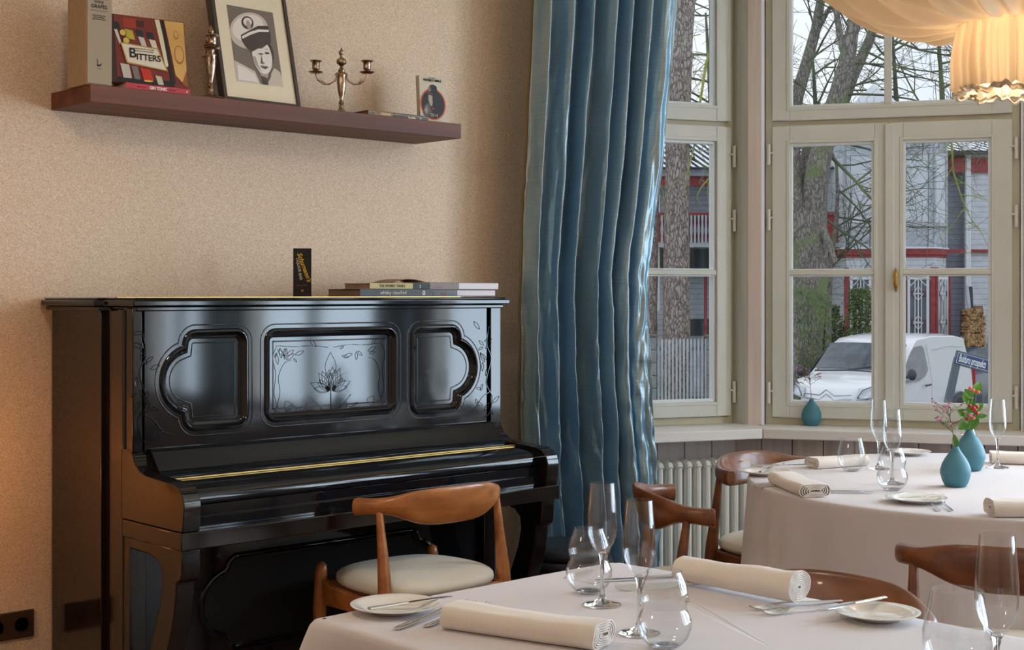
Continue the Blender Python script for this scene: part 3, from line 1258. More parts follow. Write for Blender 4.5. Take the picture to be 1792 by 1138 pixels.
# lying red book below the leaning one
C_red = mat('crimson_cover', rgb(186, 32, 44), .45)
e = book('book', (1.985, 3.835, SHZ), 0, .215, .19, .019, C_red, 'crimson gin book lying flat under the leaning bottle cover book', lying=True)
text('GIN TONIC', .0125, M_white, e, (.108, -.0006, .0095), FRONT, bold=.0004, sx=.9)
text('FREDERIC DU BOIS', .0035, M_black, e, (.052, -.0006, .0095), FRONT)
text('ISABEL BOONS', .0035, M_black, e, (.155, -.0006, .0095), FRONT)
flat(e, 'emblem', [(M_white, ell(.205, .0095, .002, .003, 8))], -.0002)

# leaning bitters book
C_brn = mat('dark_red_cover', rgb(84, 30, 20), .35)
e = book('book', (1.951, 3.862, SHZ + .0195), R(-6), .246, .213, .026, C_brn, 'bottle photo cover book leaning against the wall on the red book', tilt=R(-9))
y_ = 0
sl = .03


def shp(x0, x1, z0, z1, k=.07):
    return [(x0 + (z1 - z0) * 0 - k * z0 * .5, z0), (x1 - k * z0 * .5, z0), (x1 - k * z1 * .5, z1), (x0 - k * z1 * .5, z1)]


W_, H_ = .246, .213
pol = [
    (P(120, 40, 24), rc(.001, W_ - .001, .001, H_ - .001)),
    (P(54, 22, 16), rc(.001, .022, .001, H_ - .001)),
    (P(160, 52, 26), rc(.05, .09, .175, .205)),
    (P(70, 24, 18), rc(.09, .115, .18, .20)),
    (P(30, 28, 28), [(.012, .19), (.035, .188), (.042, .165), (.02, .165)]),
    (P(206, 200, 190), [(.02, .165), (.030, .165), (.042, .12), (.034, .12)]),
    (P(186, 170, 50), [(.052, .17), (.078, .166), (.084, .138), (.058, .14)]),
    (P(34, 34, 36), [(.086, .172), (.108, .170), (.112, .148), (.092, .15)]),
    (P(196, 190, 180), [(.094, .15), (.112, .148), (.120, .12), (.104, .12)]),
    (P(30, 32, 34), [(.120, .168), (.142, .166), (.146, .145), (.124, .147)]),
    (P(216, 206, 180), [(.128, .145), (.148, .143), (.154, .118), (.136, .12)]),
    (P(228, 214, 180), [(.150, .21), (.165, .21), (.190, .07), (.176, .06)]),
    (P(28, 18, 14), [(.168, .21), (.178, .21), (.200, .05), (.206, .012), (.19, .012), (.186, .06)]),
    (P(216, 168, 92), [(.180, .21), (.243, .21), (.244, .012), (.225, .02), (.206, .04), (.198, .10)]),
    (P(150, 84, 34), [(.225, .012), (.244, .004), (.244, .06), (.236, .04)]),
    (P(168, 108, 48), ell(.222, .105, .016, .03, 20)),
    (P(216, 168, 92), ell(.222, .107, .013, .025, 20)),
    (P(168, 108, 48), ell(.216, .168, .008, .014, 16)),
    (P(216, 168, 92), ell(.216, .169, .006, .011, 16)),
    (P(22, 22, 22), rc(.024, .20, .002, .018)),
    (P(196, 188, 172), [(.032, .06), (.060, .058), (.066, .016), (.040, .016)]),
    (P(120, 112, 104), [(.066, .056), (.086, .054), (.092, .014), (.074, .016)]),
    (P(190, 44, 26), [(.094, .052), (.126, .048), (.134, .012), (.104, .010)]),
    (P(230, 190, 80), ell(.117, .012, .014, .003, 12)),
    (P(200, 190, 166), [(.140, .032), (.160, .030), (.166, .004), (.148, .004)]),
    (P(60, 40, 26), ell(.046, .156, .0115, .0115, 18)), (P(214, 180, 84), ell(.046, .156, .0095, .0095, 18)),
    (P(60, 40, 26), ell(.055, .132, .0115, .0115, 18)), (P(214, 180, 84), ell(.055, .132, .0095, .0095, 18)),
    (P(176, 148, 70), [(.036, .126), (.155, .117), (.182, .048), (.052, .062)]),
    (P(226, 212, 190), [(.040, .122), (.151, .114), (.176, .052), (.056, .066)]),
]
flat(e, 'cover_print', pol, 0)
text('B', .042, M_black, e, (.072, -.0045, .094), FRONT, bold=.0008)
text('ITTERS', .027, M_black, e, (.122, -.0045, .084), FRONT, bold=.0006, sx=.95)
text('A SPIRITED HISTORY OF A CLASSIC', .0042, M_black, e, (.108, -.0045, .110), FRONT)
text('CURE-ALL, WITH COCKTAILS', .0042, M_black, e, (.110, -.0045, .103), FRONT)
text('BITTERS', .017, P(170, 110, 60), e, (-.0004, .013, .11), (R(90), R(90), R(-90)), sx=1)


# candelabra
def candelabrum(label):
    e = empty('candelabrum', (0, 0, 0), 0, label, 'candelabra', 'silver candelabra on the shelf')
    MB().lathe([(.040, 0), (.042, .003), (.038, .006), (.022, .009), (.012, .016), (.008, .024), (.0095, .030), (.006, .034)], 28).build('foot', M_silver, e, smooth=60)
    MB().lathe([(.006, .034), (.010, .039), (.007, .046), (.006, .052), (.0085, .062), (.0125, .080), (.0150, .100), (.0158, .118), (.0150, .128), (.0165, .131), (.0165, .134), (.0135, .137), (.011, .142)], 28).build('stem', M_silver, e, smooth=50)
    MB().lathe([(.011, .142), (.012, .147), (.007, .153), (.005, .160), (.0085, .164), (.0155, .169), (.0165, .176), (.0150, .183), (.0100, .186), (.005, .189), (.0045, .195), (.008, .200), (.0095, .206), (.006, .212), (.003, .217), (.001, .223)], 24).build('finial', M_silver, e, smooth=50)
    for s in (-1, 1):
        pts = [(s * .008, 0, .128), (s * .016, 0, .139), (s * .020, 0, .134), (s * .017, 0, .126), (s * .022, 0, .113), (s * .040, 0, .102), (s * .060, 0, .103), (s * .077, 0, .115), (s * .084, 0, .130), (s * .084, 0, .138)]
        a = MB().tube(pts, [.0022, .003, .0022, .0028, .003, .003, .003, .0028, .0025, .0025], 8)
        a.tube([(s * .050, 0, .104), (s * .062, 0, .110), (s * .068, 0, .118)], [.002, .002, .0008], 6)
        arm = a.build('arm', M_silver, e, smooth=60)
        T = Matrix.Translation((s * .084, 0, 0))
        MB().lathe([(.003, .136), (.018, .137), (.025, .141), (.0245, .142), (.016, .139), (.004, .139)], 24, M=T).build('drip_pan', M_silver, arm, smooth=60)
        MB().lathe([(.004, .139), (.006, .144), (.010, .148), (.013, .152), (.0125, .158), (.0128, .172), (.0165, .175), (.0205, .177), (.0200, .179), (.011, .178), (.010, .165), (0, .165)], 24, M=T).build('candle_cup', M_silver, arm, smooth=50)
    return e


cd = candelabrum('silver two armed candelabrum to the right of the framed portrait')
cd.location = (2.822, 3.905, SHZ)
cd.rotation_euler = (0, 0, R(-42))
cd.scale = (1.04, 1.04, 1.04)
bpy.context.view_layer.update()
dup(cd, (2.291, 3.865, SHZ), R(62), 'silver candelabrum turned edge-on left of the framed portrait')

# framed portrait, generic sitter
FW, FH = .300, .40
e = empty('framed_portrait', (2.340, 3.862, SHZ + .0035), 0, 'framed black and white portrait of a person in a white peaked cap on the shelf', 'picture')
e.rotation_euler = (R(-13), 0, R(3))
f = MB()
for (x0, x1, z0, z1) in ((0, .013, 0, FH), (FW - .013, FW, 0, FH), (.013, FW - .013, 0, .013), (.013, FW - .013, FH - .013, FH)):
    f.box(x0, x1, 0, .032, z0, z1)
f.build('frame', M_frame, e, bevel=.001)
MB().box(.012, FW - .012, .006, .010, .012, FH - .012).build('mount', M_mount, e)
MB().box(.012, FW - .012, .024, .028, .012, FH - .012).build('backing', M_frame, e)
PX0, PX1, PZ0, PZ1 = .060, .242, .070, .330


def U(pts):
    """unit square (0..1, 0..1 upward) on the print"""
    return [(PX0 + (PX1 - PX0) * a, PZ0 + (PZ1 - PZ0) * b) for a, b in pts]


def UE(cx, cz, rx, rz, rot=0, n=26):
    return U(ell(cx, cz, rx, rz, n, rot=rot))


g1, g2, g3, g4, g5, g6 = P(120, 106, 94), P(206, 190, 172), P(232, 220, 208), P(64, 52, 46), P(96, 80, 70), P(176, 158, 142)
port = [
    (g1, U([(0, 0), (1, 0), (1, 1), (0, 1)])),
    (g2, UE(.42, .70, .44, .235, 14)),
    (g3, UE(.40, .735, .36, .165, 16)),
    (g2, U([(0, 0), (0, .27), (.2, .22), (.42, .16), (.5, .0)])),
    (g2, U([(.62, 0), (.72, .12), (.86, .24), (.97, .2), (1, .12), (1, 0)])),
    (g3, U([(.04, .02), (.06, .22), (.24, .18), (.40, .12), (.46, .02)])),
    (g5, U([(.44, .22), (.80, .22), (.74, .10), (.66, .02), (.58, .02), (.52, .10)])),
    (g6, U([(.48, .20), (.74, .20), (.68, .10), (.60, .06), (.54, .11)])),
    (g4, U([(.54, .11), (.64, .10), (.68, .0), (.55, .0)])),
    (g4, UE(.64, .43, .245, .23, -6)),
    (g3, UE(.62, .375, .215, .235, -8)),
    (g6, U([(.40, .36), (.44, .25), (.56, .16), (.50, .26), (.47, .36)])),
    (g5, U([(.36, .40), (.44, .46), (.64, .48), (.80, .56), (.84, .62), (.36, .50)])),
    (g4, U([(.22, .55), (.30, .46), (.42, .42), (.62, .50), (.86, .58), (.88, .70), (.84, .80), (.62, .78), (.42, .70), (.22, .62)])),
    (g3, U([(.24, .57), (.42, .64), (.62, .70), (.84, .72), (.85, .75), (.62, .735), (.42, .68), (.235, .605)])),
    (g4, UE(.40, .80, .13, .085, 10)),
    (g3, UE(.40, .81, .095, .055, 10)),
    (g6, UE(.41, .775, .05, .06, 10)),
    (g5, U([(.52, .40), (.58, .415), (.66, .41), (.60, .39)])),
    (g4, UE(.735, .425, .055, .014, 4, 14)), (g4, U([(.66, .47), (.74, .485), (.82, .465), (.74, .478)])),
    (g5, UE(.605, .285, .045, .012, 0, 12)),
    (g5, U([(.60, .40), (.585, .32), (.575, .295), (.61, .30)])),
    (g4, U([(.53, .235), (.59, .25), (.63, .243), (.68, .25), (.73, .232), (.63, .238)])),
    (g5, U([(.55, .228), (.63, .236), (.71, .228), (.64, .205)])),
]
flat(e, 'print', port, .0055)
MB().box(.013, FW - .013, .0025, .0035, .013, FH - .013).build('glass', thin_glass('picture_glass', ior=1.25), e)

# book lying at the right
e = book('book', (2.885, 3.838, SHZ), R(-1), .262, .17, .017, mat('navy_cover', rgb(24, 26, 40), .35), 'navy spined paperback lying flat at the right part of the shelf', lying=True, pages=mat('ochre_pages', rgb(150, 116, 70), .8))
flat(e, 'spine_print', [(P(150, 120, 80), rc(.001, .105, .0015, .0155)), (P(84, 96, 84), rc(.008, .03, .004, .011)), (P(150, 70, 50), rc(.034, .052, .008, .014)), (P(196, 168, 120), rc(.056, .096, .005, .012)), (P(150, 112, 50), rc(.105, .262, .010, .0135))], 0)
text('Boutilles', .0095, M_white, e, (.188, -.0012, .0055), FRONT, bold=.0002)
text('2K', .0095, M_white, e, (.226, -.0012, .0055), FRONT)
# whisky guide standing against the wall
e = empty('book', (3.168, 3.902, SHZ), R(0), 'small whisky guide standing at the right end of the shelf, cover with a hatted figure', 'book')
e.rotation_euler = (R(-4), 0, R(-6))
wb = MB().box(0, .112, 0, .0015, 0, .176).box(0, .112, .0205, .022, 0, .176).box(0, .0015, .0015, .0205, 0, .176)
wb.build('cover', mat('cream_cover', rgb(206, 194, 170), .4), e)
MB().box(.0015, .110, .0015, .0205, .002, .174).build('pages', M_page, e)
flat(e, 'cover_print', [
    (P(206, 84, 30), ell(.056, .074, .0555, .058, 40)), (P(28, 22, 22), ell(.056, .074, .050, .053, 40)),
    (P(28, 22, 22), [(.034, .115), (.078, .112), (.074, .140), (.062, .146), (.046, .144), (.040, .136)]),
    (P(120, 108, 98), [(.036, .118), (.050, .122), (.046, .142), (.038, .134)]),
    (P(70, 60, 54), [(.018, .112), (.040, .120), (.058, .112), (.056, .106), (.036, .110)]),
    (P(176, 158, 142), [(.038, .108), (.054, .104), (.054, .078), (.050, .064), (.042, .072), (.036, .09)]),
    (P(96, 84, 76), [(.010, .04), (.020, .068), (.036, .078), (.044, .062), (.050, .04), (.034, .028), (.016, .03)]),
    (P(160, 146, 132), [(.016, .05), (.028, .066), (.034, .05), (.026, .034)]),
    (P(190, 60, 40), ell(.056, .058, .005, .003, 10)),
], 0)
text('WHISKY BIBLE', .0125, M_black, e, (.056, -.0013, .160), FRONT, bold=.0004, sx=.98)
text('JIM MURRAY\'S', .0045, M_black, e, (.056, -.0013, .169), FRONT)
text('2014', .017, P(196, 178, 150), e, (.058, -.0014, .033), FRONT, bold=.0001)
text('THE WORLD\'S LEADING GUIDE', .0042, M_black, e, (.056, -.0013, .008), FRONT)

# ---------------------------------------------------------------- on the piano lid
LZ = 1.2922
e = empty('packaging_box', (2.566, 3.80, LZ), R(-36), 'narrow black box with yellow script standing on the piano lid', 'box')
e.location = (2.598, 3.76, LZ)
BW = .058
MB().box(-BW, 0, 0, .047, 0, .156).build('carton', mat('black_carton', rgb(26, 24, 28), .3), e, bevel=.001)
text("Schumann's", .021, P(222, 176, 30), e, (-BW / 2 + .006, -.0005, .095), (R(90), R(70), 0), shear=.3, bold=.0004)
text('LIQUOR BAR', .0125, P(214, 196, 170), e, (-BW / 2 - .010, -.0005, .089), (R(90), R(80), 0), bold=.0002)
text('IRISH WHISKEY', .005, P(150, 96, 40), e, (-BW / 2, -.0005, .036), FRONT)
flat(e, 'emblem', [(P(170, 100, 40), ell(-BW / 2, .019, .0045, .004, 12))], -.0003)
text("Schumann's", .020, P(226, 206, 110), e, (.0005, .020, .088), (R(90), R(-80), R(90)), shear=.3, bold=.0003)
text('LIQUOR BAR', .0115, P(190, 200, 216), e, (.0005, .034, .085), (R(90), R(-80), R(90)), bold=.0002)

e = book('book', (2.785, 3.75, LZ), R(-1.5), .300, .20, .0250, mat('charcoal_cover', rgb(44, 42, 46), .4), 'charcoal whisky book lying lowest in the left pile on the piano', lying=True, pages=mat('brown_pages', rgb(150, 120, 96), .8))
text('whisky classified', .0165, M_white, e, (.135, -.0006, .0125), FRONT, sx=1.0)
flat(e, 'emblem', [(M_white, ell(.262, .0122, .0065, .008, 18)), (P(44, 42, 46), rc(.2613, .2627, .007, .0175)), (P(44, 42, 46), rc(.258, .266, .0114, .0128))], -.0002)
e.rotation_euler = (0, 0, R(-3))
e = book('book', (2.845, 3.775, LZ + .0255), R(-4), .25, .165, .0200, mat('pale_yellow_cover', rgb(206, 190, 130), .5), 'pale yellow whisky paperback on top of the charcoal book', lying=True, pages=mat('mauve_pages', rgb(170, 140, 126), .8))
text('THE WHISKY TRAILS', .0135, P(70, 60, 44), e, (.09, -.0006, .010), FRONT, bold=.0003, sx=.85)
flat(e, 'spine_print', [(P(26, 30, 38), rc(.175, .249, .0005, .0195)), (M_white, rc(.205, .207, .003, .014))], 0)
# turned up cover of the yellow paperback
MB().grid(lambda u, v: (.10 + .14 * u, .02 + .13 * v, .0203 + .014 * sin(PI * u * .9)), 8, 4).build('lifted_cover', mat('lifted_cover_card', rgb(156, 120, 104), .6), e, smooth=60, solid=.001)
e = book('book', (3.090, 3.755, LZ), R(2), .310, .21, .0235, mat('dark_brown_jacket', rgb(48, 36, 36), .4), 'dark jacketed thick book lying lowest in the right pile on the piano', lying=True, pages=mat('white_pages', rgb(224, 214, 214), .8, var=.08, vscale=30, stretch=(.02, .02, 12)))
flat(e, 'spine_print', [(P(214, 204, 204), rc(.128, .314, .0022, .0212)), (P(92, 66, 50), rc(.004, .02, .002, .016)), (P(120, 40, 36), rc(.05, .075, .005, .012))], -.0001)
e = book('book', (3.090, 3.76, LZ + .024), R(1), .330, .21, .0250, mat('grey_brown_jacket', rgb(134, 112, 104), .5), 'grey brown jacketed book lying on top of the right pile on the piano', lying=True, pages=mat('white_pages_b', rgb(224, 214, 214), .8, var=.08, vscale=30, stretch=(.02, .02, 12)))
flat(e, 'spine_print', [(P(222, 212, 212), rc(.138, .329, .0022, .0226)), (P(120, 100, 90), rc(.02, .06, .006, .011))], -.0001)


# ---------------------------------------------------------------- chairs
def make_chair(label, mw, inlay=False):
    e = empty('elbow_chair', (0, 0, 0), 0, label, 'chair', 'wooden elbow chairs at the tables')

    def rail(u, v):
        t = 2 * v - 1                    # -1..1 along the rail
        ph = t * R(84)
        cx, cy = .252 * sin(ph), -.02 - .170 * cos(ph)
        cz = .693 + .012 * (1 - t * t)
        k = math.exp(-(t / .52) ** 4)
        hgt = .0215 + .037 * k + .004 * abs(t) ** 6
        thk = .0200 - .0085 * k
        # outward normal in plan
        nx, ny = sin(ph) / .252, -cos(ph) / .170 * 1.0
        L = math.hypot(nx, ny)
        nx, ny = nx / L, ny / L
        a = 2 * PI * u
        ca, sa = cos(a), sin(a)
        p = 2.6
        c_ = math.copysign(abs(ca) ** (2 / p), ca)
        s_ = math.copysign(abs(sa) ** (2 / p), sa)
        lean = .22 * s_ * hgt * k
        dz = s_ * hgt
        if s_ > 0:
            dz *= (1 - .10 * k)
        return (cx + nx * (c_ * thk + lean), cy + ny * (c_ * thk + lean), cz + dz - .010 * k)
    b = MB().grid(rail, 20, 61, closeu=True)
    n = 20
    b.f.append(tuple(range(n - 1, -1, -1)))
    b.m.append(0)
    b.f.append(tuple(range(60 * n, 61 * n)))
    b.m.append(0)
    back = b.build('back_rail', mw, e, smooth=50, bevel=.004, seg=3)
    if inlay:
        il = MB().box(-.016, .016, -.1695, -.168, .718, .723).build('inlay', M_inlay, back)
        il['label'] = 'small pale inlay'
    for s in (-1, 1):
        MB().tube([(s * .222, .19, 0), (s * .222, .19, .12), (s * .220, .188, .36), (s * .216, .186, .47), (s * .214, .185, .492), (s * .214, .185, .500)], [.0115, .0150, .0205, .0185, .0150, .004], 14).build('leg', mw, e, smooth=60)
        MB().tube([(s * .236, -.175, 0), (s * .236, -.160, .15), (s * .228, -.145, .38), (s * .226, -.138, .46), (s * .224, -.125, .56), (s * .224, -.112, .660), (s * .224, -.108, .69)], [.0115, .0155, .0215, .0210, .0160, .0110, .0105], 14).build('leg', mw, e, smooth=60)
    f = MB()
    f.prism([(-.216, .375), (.216, .375), (.216, .445), (.10, .435), (-.10, .435), (-.216, .445)], .172, .196, 'y')
    f.prism([(-.205, .385), (.205, .385), (.205, .435), (-.205, .435)], -.155, -.135, 'y')
    for s in (-1, 1):
        x0, x1 = (s * .203, s * .225)
        f.prism([(-.15, .375), (.19, .375), (.19, .46), (.13, .435), (.0, .425), (-.15, .440)], min(x0, x1), max(x0, x1), 'x')
    f.build('seat_frame', mw, e, bevel=.004)

    def padf(u, v):
        a = 2 * PI * u
        ca, sa = cos(a), sin(a)
        c_ = math.copysign(abs(ca) ** .72, ca)
        s_ = math.copysign(abs(sa) ** .78, sa)
        ph = PI * (v - .5)
        rr = cos(ph) ** .5 if cos(ph) > 0 else 0
        z = .453 + .034 * math.copysign(abs(sin(ph)) ** .9, ph) + .008 * (1 - rr)
        z += (.006 * (c_ * rr) ** 2 if ph > 0 else 0)
        return (.220 * c_ * rr * (1 - .05 * s_), .015 + .215 * s_ * rr, z)
    MB().grid(padf, 48, 19, closeu=True).build('seat', M_seat, e, smooth=180)
    KIDS.clear()
    return e


ch = make_chair('light wooden elbow chair with cream seat pulled up to the piano', M_teak)


def place_chair(o, midr, midd, fr, fd, inplace=False):
    """mid point of the rail ends (r,d) and the facing direction (r,d)"""
    m = Wp(midr, midd)
    fx = Vector((HS * fr + HC * fd, -HC * fr + HS * fd)).normalized()
    rz = math.atan2(fx.y, fx.x) - PI / 2
    o.location = (m.x + fx.x * .035, m.y + fx.y * .035, 0)
    o.rotation_euler = (0, 0, rz)


place_chair(ch, -.262, 4.17, -.68, .73)
bpy.context.view_layer.update()
ch2 = make_chair('dark wooden elbow chair with its back to the blue curtain, in front of the radiator', M_teak2)
place_chair(ch2, .525, 4.04, .994, .107)
ch3 = make_chair('dark wooden elbow chair with a small pale inlay, at the round table near the radiator', M_teak2, inlay=True)
place_chair(ch3, .909, 4.79, .68, -.73)
ch4 = dup(ch2, (0, 0, 0), 0, 'dark wooden elbow chair on the far side of the near square table')
place_chair(ch4, *((HS * 2.205 - HC * 1.57), (HC * 2.205 + HS * 1.57)), -HS, -HC)
ch5 = dup(ch2, (0, 0, 0), 0, 'dark wooden elbow chair with its back to the camera, near side of round table')
place_chair(ch5, 1.157, 3.21, .318, .948)

# ---------------------------------------------------------------- tables and cloths
TZ = .75
RT = Vector((3.849, 2.034, 0))
rt = empty('round_table', RT, 0, 'round dining table under the floor length cloth by the window', 'table')
MB().lathe([(0, .715), (.725, .715), (.725, .742), (0, .742)], 60).build('tabletop', M_walnut, rt)
MB().lathe([(.26, 0), (.26, .02), (.06, .05), (.045, .1), (.045, .68), (.10, .715)], 24).build('pedestal', M_walnut, rt)


def round_cloth():
    R0 = .7393
    cr_ = random.Random(2)
    ph = [cr_.uniform(0, 6.28) for _ in range(5)]

    def fold(a):
        def tri(x):
            return 2 * abs(2 * (x / (2 * PI) % 1) - 1) - 1
        return .6 * tri(22 * a + ph[0] + 2.2 * sin(3 * a)) + .35 * tri(35 * a + ph[1] + 2 * sin(5 * a)) + .3 * sin(5 * a + ph[2])
    m = MB()
    prof_ = [(.0, 0), (.25, 0), (.5, 0), (.70, 0), (R0 - .006, 0), (R0 - .002, -.0015), (R0, -.005), (R0 + .001, -.012), (R0 + .002, -.05), (R0 + .006, -.12), (R0 + .012, -.22), (R0 + .018, -.34), (R0 + .024, -.48), (R0 + .03, -.60), (R0 + .034, -.725)]

    def fn(u, v):
        j = int(round(v * (len(prof_) - 1)))
        r, z = prof_[j]
        a = 2 * PI * u
        dr = (max(0, -z - .012) / .7) ** .75
        f_ = fold(a)
        # sharp creases where the ironed folds run down
        return (cos(a) * (r + .034 * f_ * dr), sin(a) * (r + .034 * f_ * dr), TZ + z)
    m.grid(fn, 420, len(prof_), closeu=True)
    o = m.build('tablecloth', M_cloth, loc=RT, smooth=60, solid=.0012)
    tag(o, 'white cloth draped to the floor over the round table by the window', 'tablecloth', 'white tablecloths')


round_cloth()

QX0, QX1, QY0, QY1 = 1.362, 2.122, .55, 1.978
qt = empty('square_table', ((QX0 + QX1) / 2, (QY0 + QY1) / 2, 0), 0, 'near rectangular dining table under the white cloth in front', 'table')
hx, hy = (QX1 - QX0) / 2 - .022, (QY1 - QY0) / 2 - .022
MB().box(-hx, hx, -hy, hy, .715, .742).build('tabletop', M_walnut, qt)
for sx in (-1, 1):
    for sy in (-1, 1):
        MB().box(sx * (hx - .05) - .02, sx * (hx - .05) + .02, sy * (hy - .05) - .02, sy * (hy - .05) + .02, 0, .715).build('leg', M_walnut, qt)


def square_cloth():
    hx, hy = (QX1 - QX0) / 2, (QY1 - QY0) / 2
    rad_ = .022
    base = []
    for (cx, cy, a0) in ((hx - rad_, hy - rad_, 0), (-hx + rad_, hy - rad_, 90), (-hx + rad_, -hy + rad_, 180), (hx - rad_, -hy + rad_, 270)):
        for i in range(9):
            a = R(a0 + 90 * i / 8)
            base.append((cx, cy, cos(a), sin(a), 1.0 if 1 <= i <= 7 else .4))
    # densify the straight runs
    pts = []
    for i in range(len(base)):
        p, q = base[i], base[(i + 1) % len(base)]
        P0 = Vector((p[0] + rad_ * p[2], p[1] + rad_ * p[3]))
        P1 = Vector((q[0] + rad_ * q[2], q[1] + rad_ * q[3]))
        L = (P1 - P0).length
        k = max(1, int(L / .03))
        for j in range(k):
            t = j / k
            c = P0.lerp(P1, t)
            nn = Vector((p[2], p[3])).lerp(Vector((q[2], q[3])), t).normalized()
            e_ = min((c - P0).length, (P1 - c).length) if k > 1 else 0
            cor = math.exp(-(e_ / .07) ** 2)
            pts.append((c, nn, cor))
    rings = [(-.9, 0), (-.5, 0), (-.06, 0), (-.012, 0), (-.004, -.001), (0, -.004), (.002, -.012), (.004, -.03), (.008, -.07), (.014, -.13), (.022, -.2), (.03, -.28), (.036, -.36), (.04, -.44)]
    n = len(pts)
    m = MB()
    vs, fs = [], []
    for (off, z) in rings:
        for (c, nn, cor) in pts:
            if off <= -.5:
                q = c * (1 + off)
            else:
                w = noise.noise(Vector((c.x * 7, c.y * 7, 3))) * .04 * max(0, -z) / .3
                q = c + nn * (off * (1 + 2.6 * cor) + w)
            vs.append((q.x, q.y, TZ + z + (.0008 * noise.noise(Vector((q.x * 6, q.y * 6, 0))) if z > -.002 else 0)))
    for j in range(len(rings) - 1):
        for i in range(n):
            a, b = j * n + i, j * n + (i + 1) % n
            fs.append((a, b, b + n, a + n))
    fs.append(tuple(range(n)))
    m.add(vs, fs)
    o = m.build('tablecloth', M_cloth, loc=((QX0 + QX1) / 2, (QY0 + QY1) / 2, 0), smooth=60, solid=.0012)
    tag(o, 'white cloth over the near table in the foreground', 'tablecloth', 'white tablecloths')


square_cloth()
TT = TZ + .0012


# ---------------------------------------------------------------- tableware
def knife_mesh(L=.215, butter=False):
    m = MB()
    hl = L * .46
    # handle
    m.grid(lambda u, v: (hl * v, (.0042 + .0022 * abs(1 - 2 * (1 - v)) ** 2 * 0 + .0026 * (1 - v)) * cos(2 * PI * u), .0042 + .0034 * sin(2 * PI * u)), 12, 9, closeu=True)
    m.f.append(tuple(range(11, -1, -1)))
    m.m.append(0)
    m.f.append(tuple(range(12 * 8, 12 * 9)))
    m.m.append(0)
    bl = L - hl
    out = [(hl - .002, .0036)]
    for i in range(12):
        t = i / 11
        out.append((hl + bl * t, (.0092 if not butter else .0095) * (min(1, .45 + t * 4)) * (1 if t < .7 else math.sqrt(max(0, 1 - ((t - .7) / .3) ** 2)))))
    poly = [(x, -.0035) for x, w in out] + [(x, w) for x, w in out[::-1]]
    m.prism(poly, .0036, .0052, 'z')
    return m


def fork_mesh(L=.195):
    m = MB()
    # handle and neck: flat bar with varying width and a lift
    st_ = [(0, .0052, .0028), (.01, .0072, .0030), (.05, .0062, .0045), (.09, .0040, .0065), (.115, .0030, .0085), (.130, .0034, .0090), (.142, .0080, .0080), (.150, .0115, .0065), (.156, .0122, .0050)]

    def bar(u, v):
        k = v * (len(st_) - 1)
        i = min(int(k), len(st_) - 2)
        t = k - i
        x, w, z = [st_[i][q] + (st_[i + 1][q] - st_[i][q]) * t for q in range(3)]
        a = 2 * PI * u
        return (x, w * cos(a), z + .0013 * sin(a))
    m.grid(bar, 12, 33, closeu=True)
    m.f.append(tuple(range(11, -1, -1)))
    m.m.append(0)
    m.f.append(tuple(range(12 * 32, 12 * 33)))
    m.m.append(0)
    for k in range(4):
        y = -.0098 + k * .00653
        m.tube([(.153, y, .0056), (.165, y, .0030), (.178, y * .96, .0025), (.192, y * .92, .0050), (.197, y * .9, .0068)], [.0024, .0021, .0020, .0017, .0008], 6)
    return m


KN = knife_mesh()
FK = fork_mesh()


def cutlery(kind, p, q, z, label, cat, pitch=0, group=None, length=None, roll=0):
    """from handle end p to the tip q (world xy)"""
    me = {'knife': KN, 'fork': FK}[kind]
    m = MB()
    m.v, m.f, m.m = list(me.v), list(me.f), list(me.m)
    o = m.build('table_' + kind, M_steel, smooth=40)
    d = Vector((q[0] - p[0], q[1] - p[1]))
    if not length and .16 < d.length < .245:
        length = d.length
    sc_ = (length or .205) / .205
    full = (.215 if kind == 'knife' else .197) * sc_
    p = (q[0] - d.normalized().x * full, q[1] - d.normalized().y * full)
    o.location = (p[0], p[1], z)
    o.rotation_euler = (roll, -pitch, math.atan2(d.y, d.x))
    if length:
        s = length / .205
        o.scale = (s, s, s)
    tag(o, label, cat, group)
    return o


def plate(p, rad_, label):
    k = rad_ / .085
    e = empty('side_plate', (p[0], p[1], TT), 0, label, 'plate', 'white side plates')
    MB().lathe([(0, .002), (.035 * k, .002), (.042 * k, 0), (.046 * k, .0005), (.050 * k, .004), (.066 * k, .0085), (.084 * k, .0125), (.085 * k, .0140), (.083 * k, .0145), (.066 * k, .0110), (.052 * k, .0072), (.045 * k, .0048), (0, .0045)], 64).build('dish', M_china, e, smooth=60)
    return e


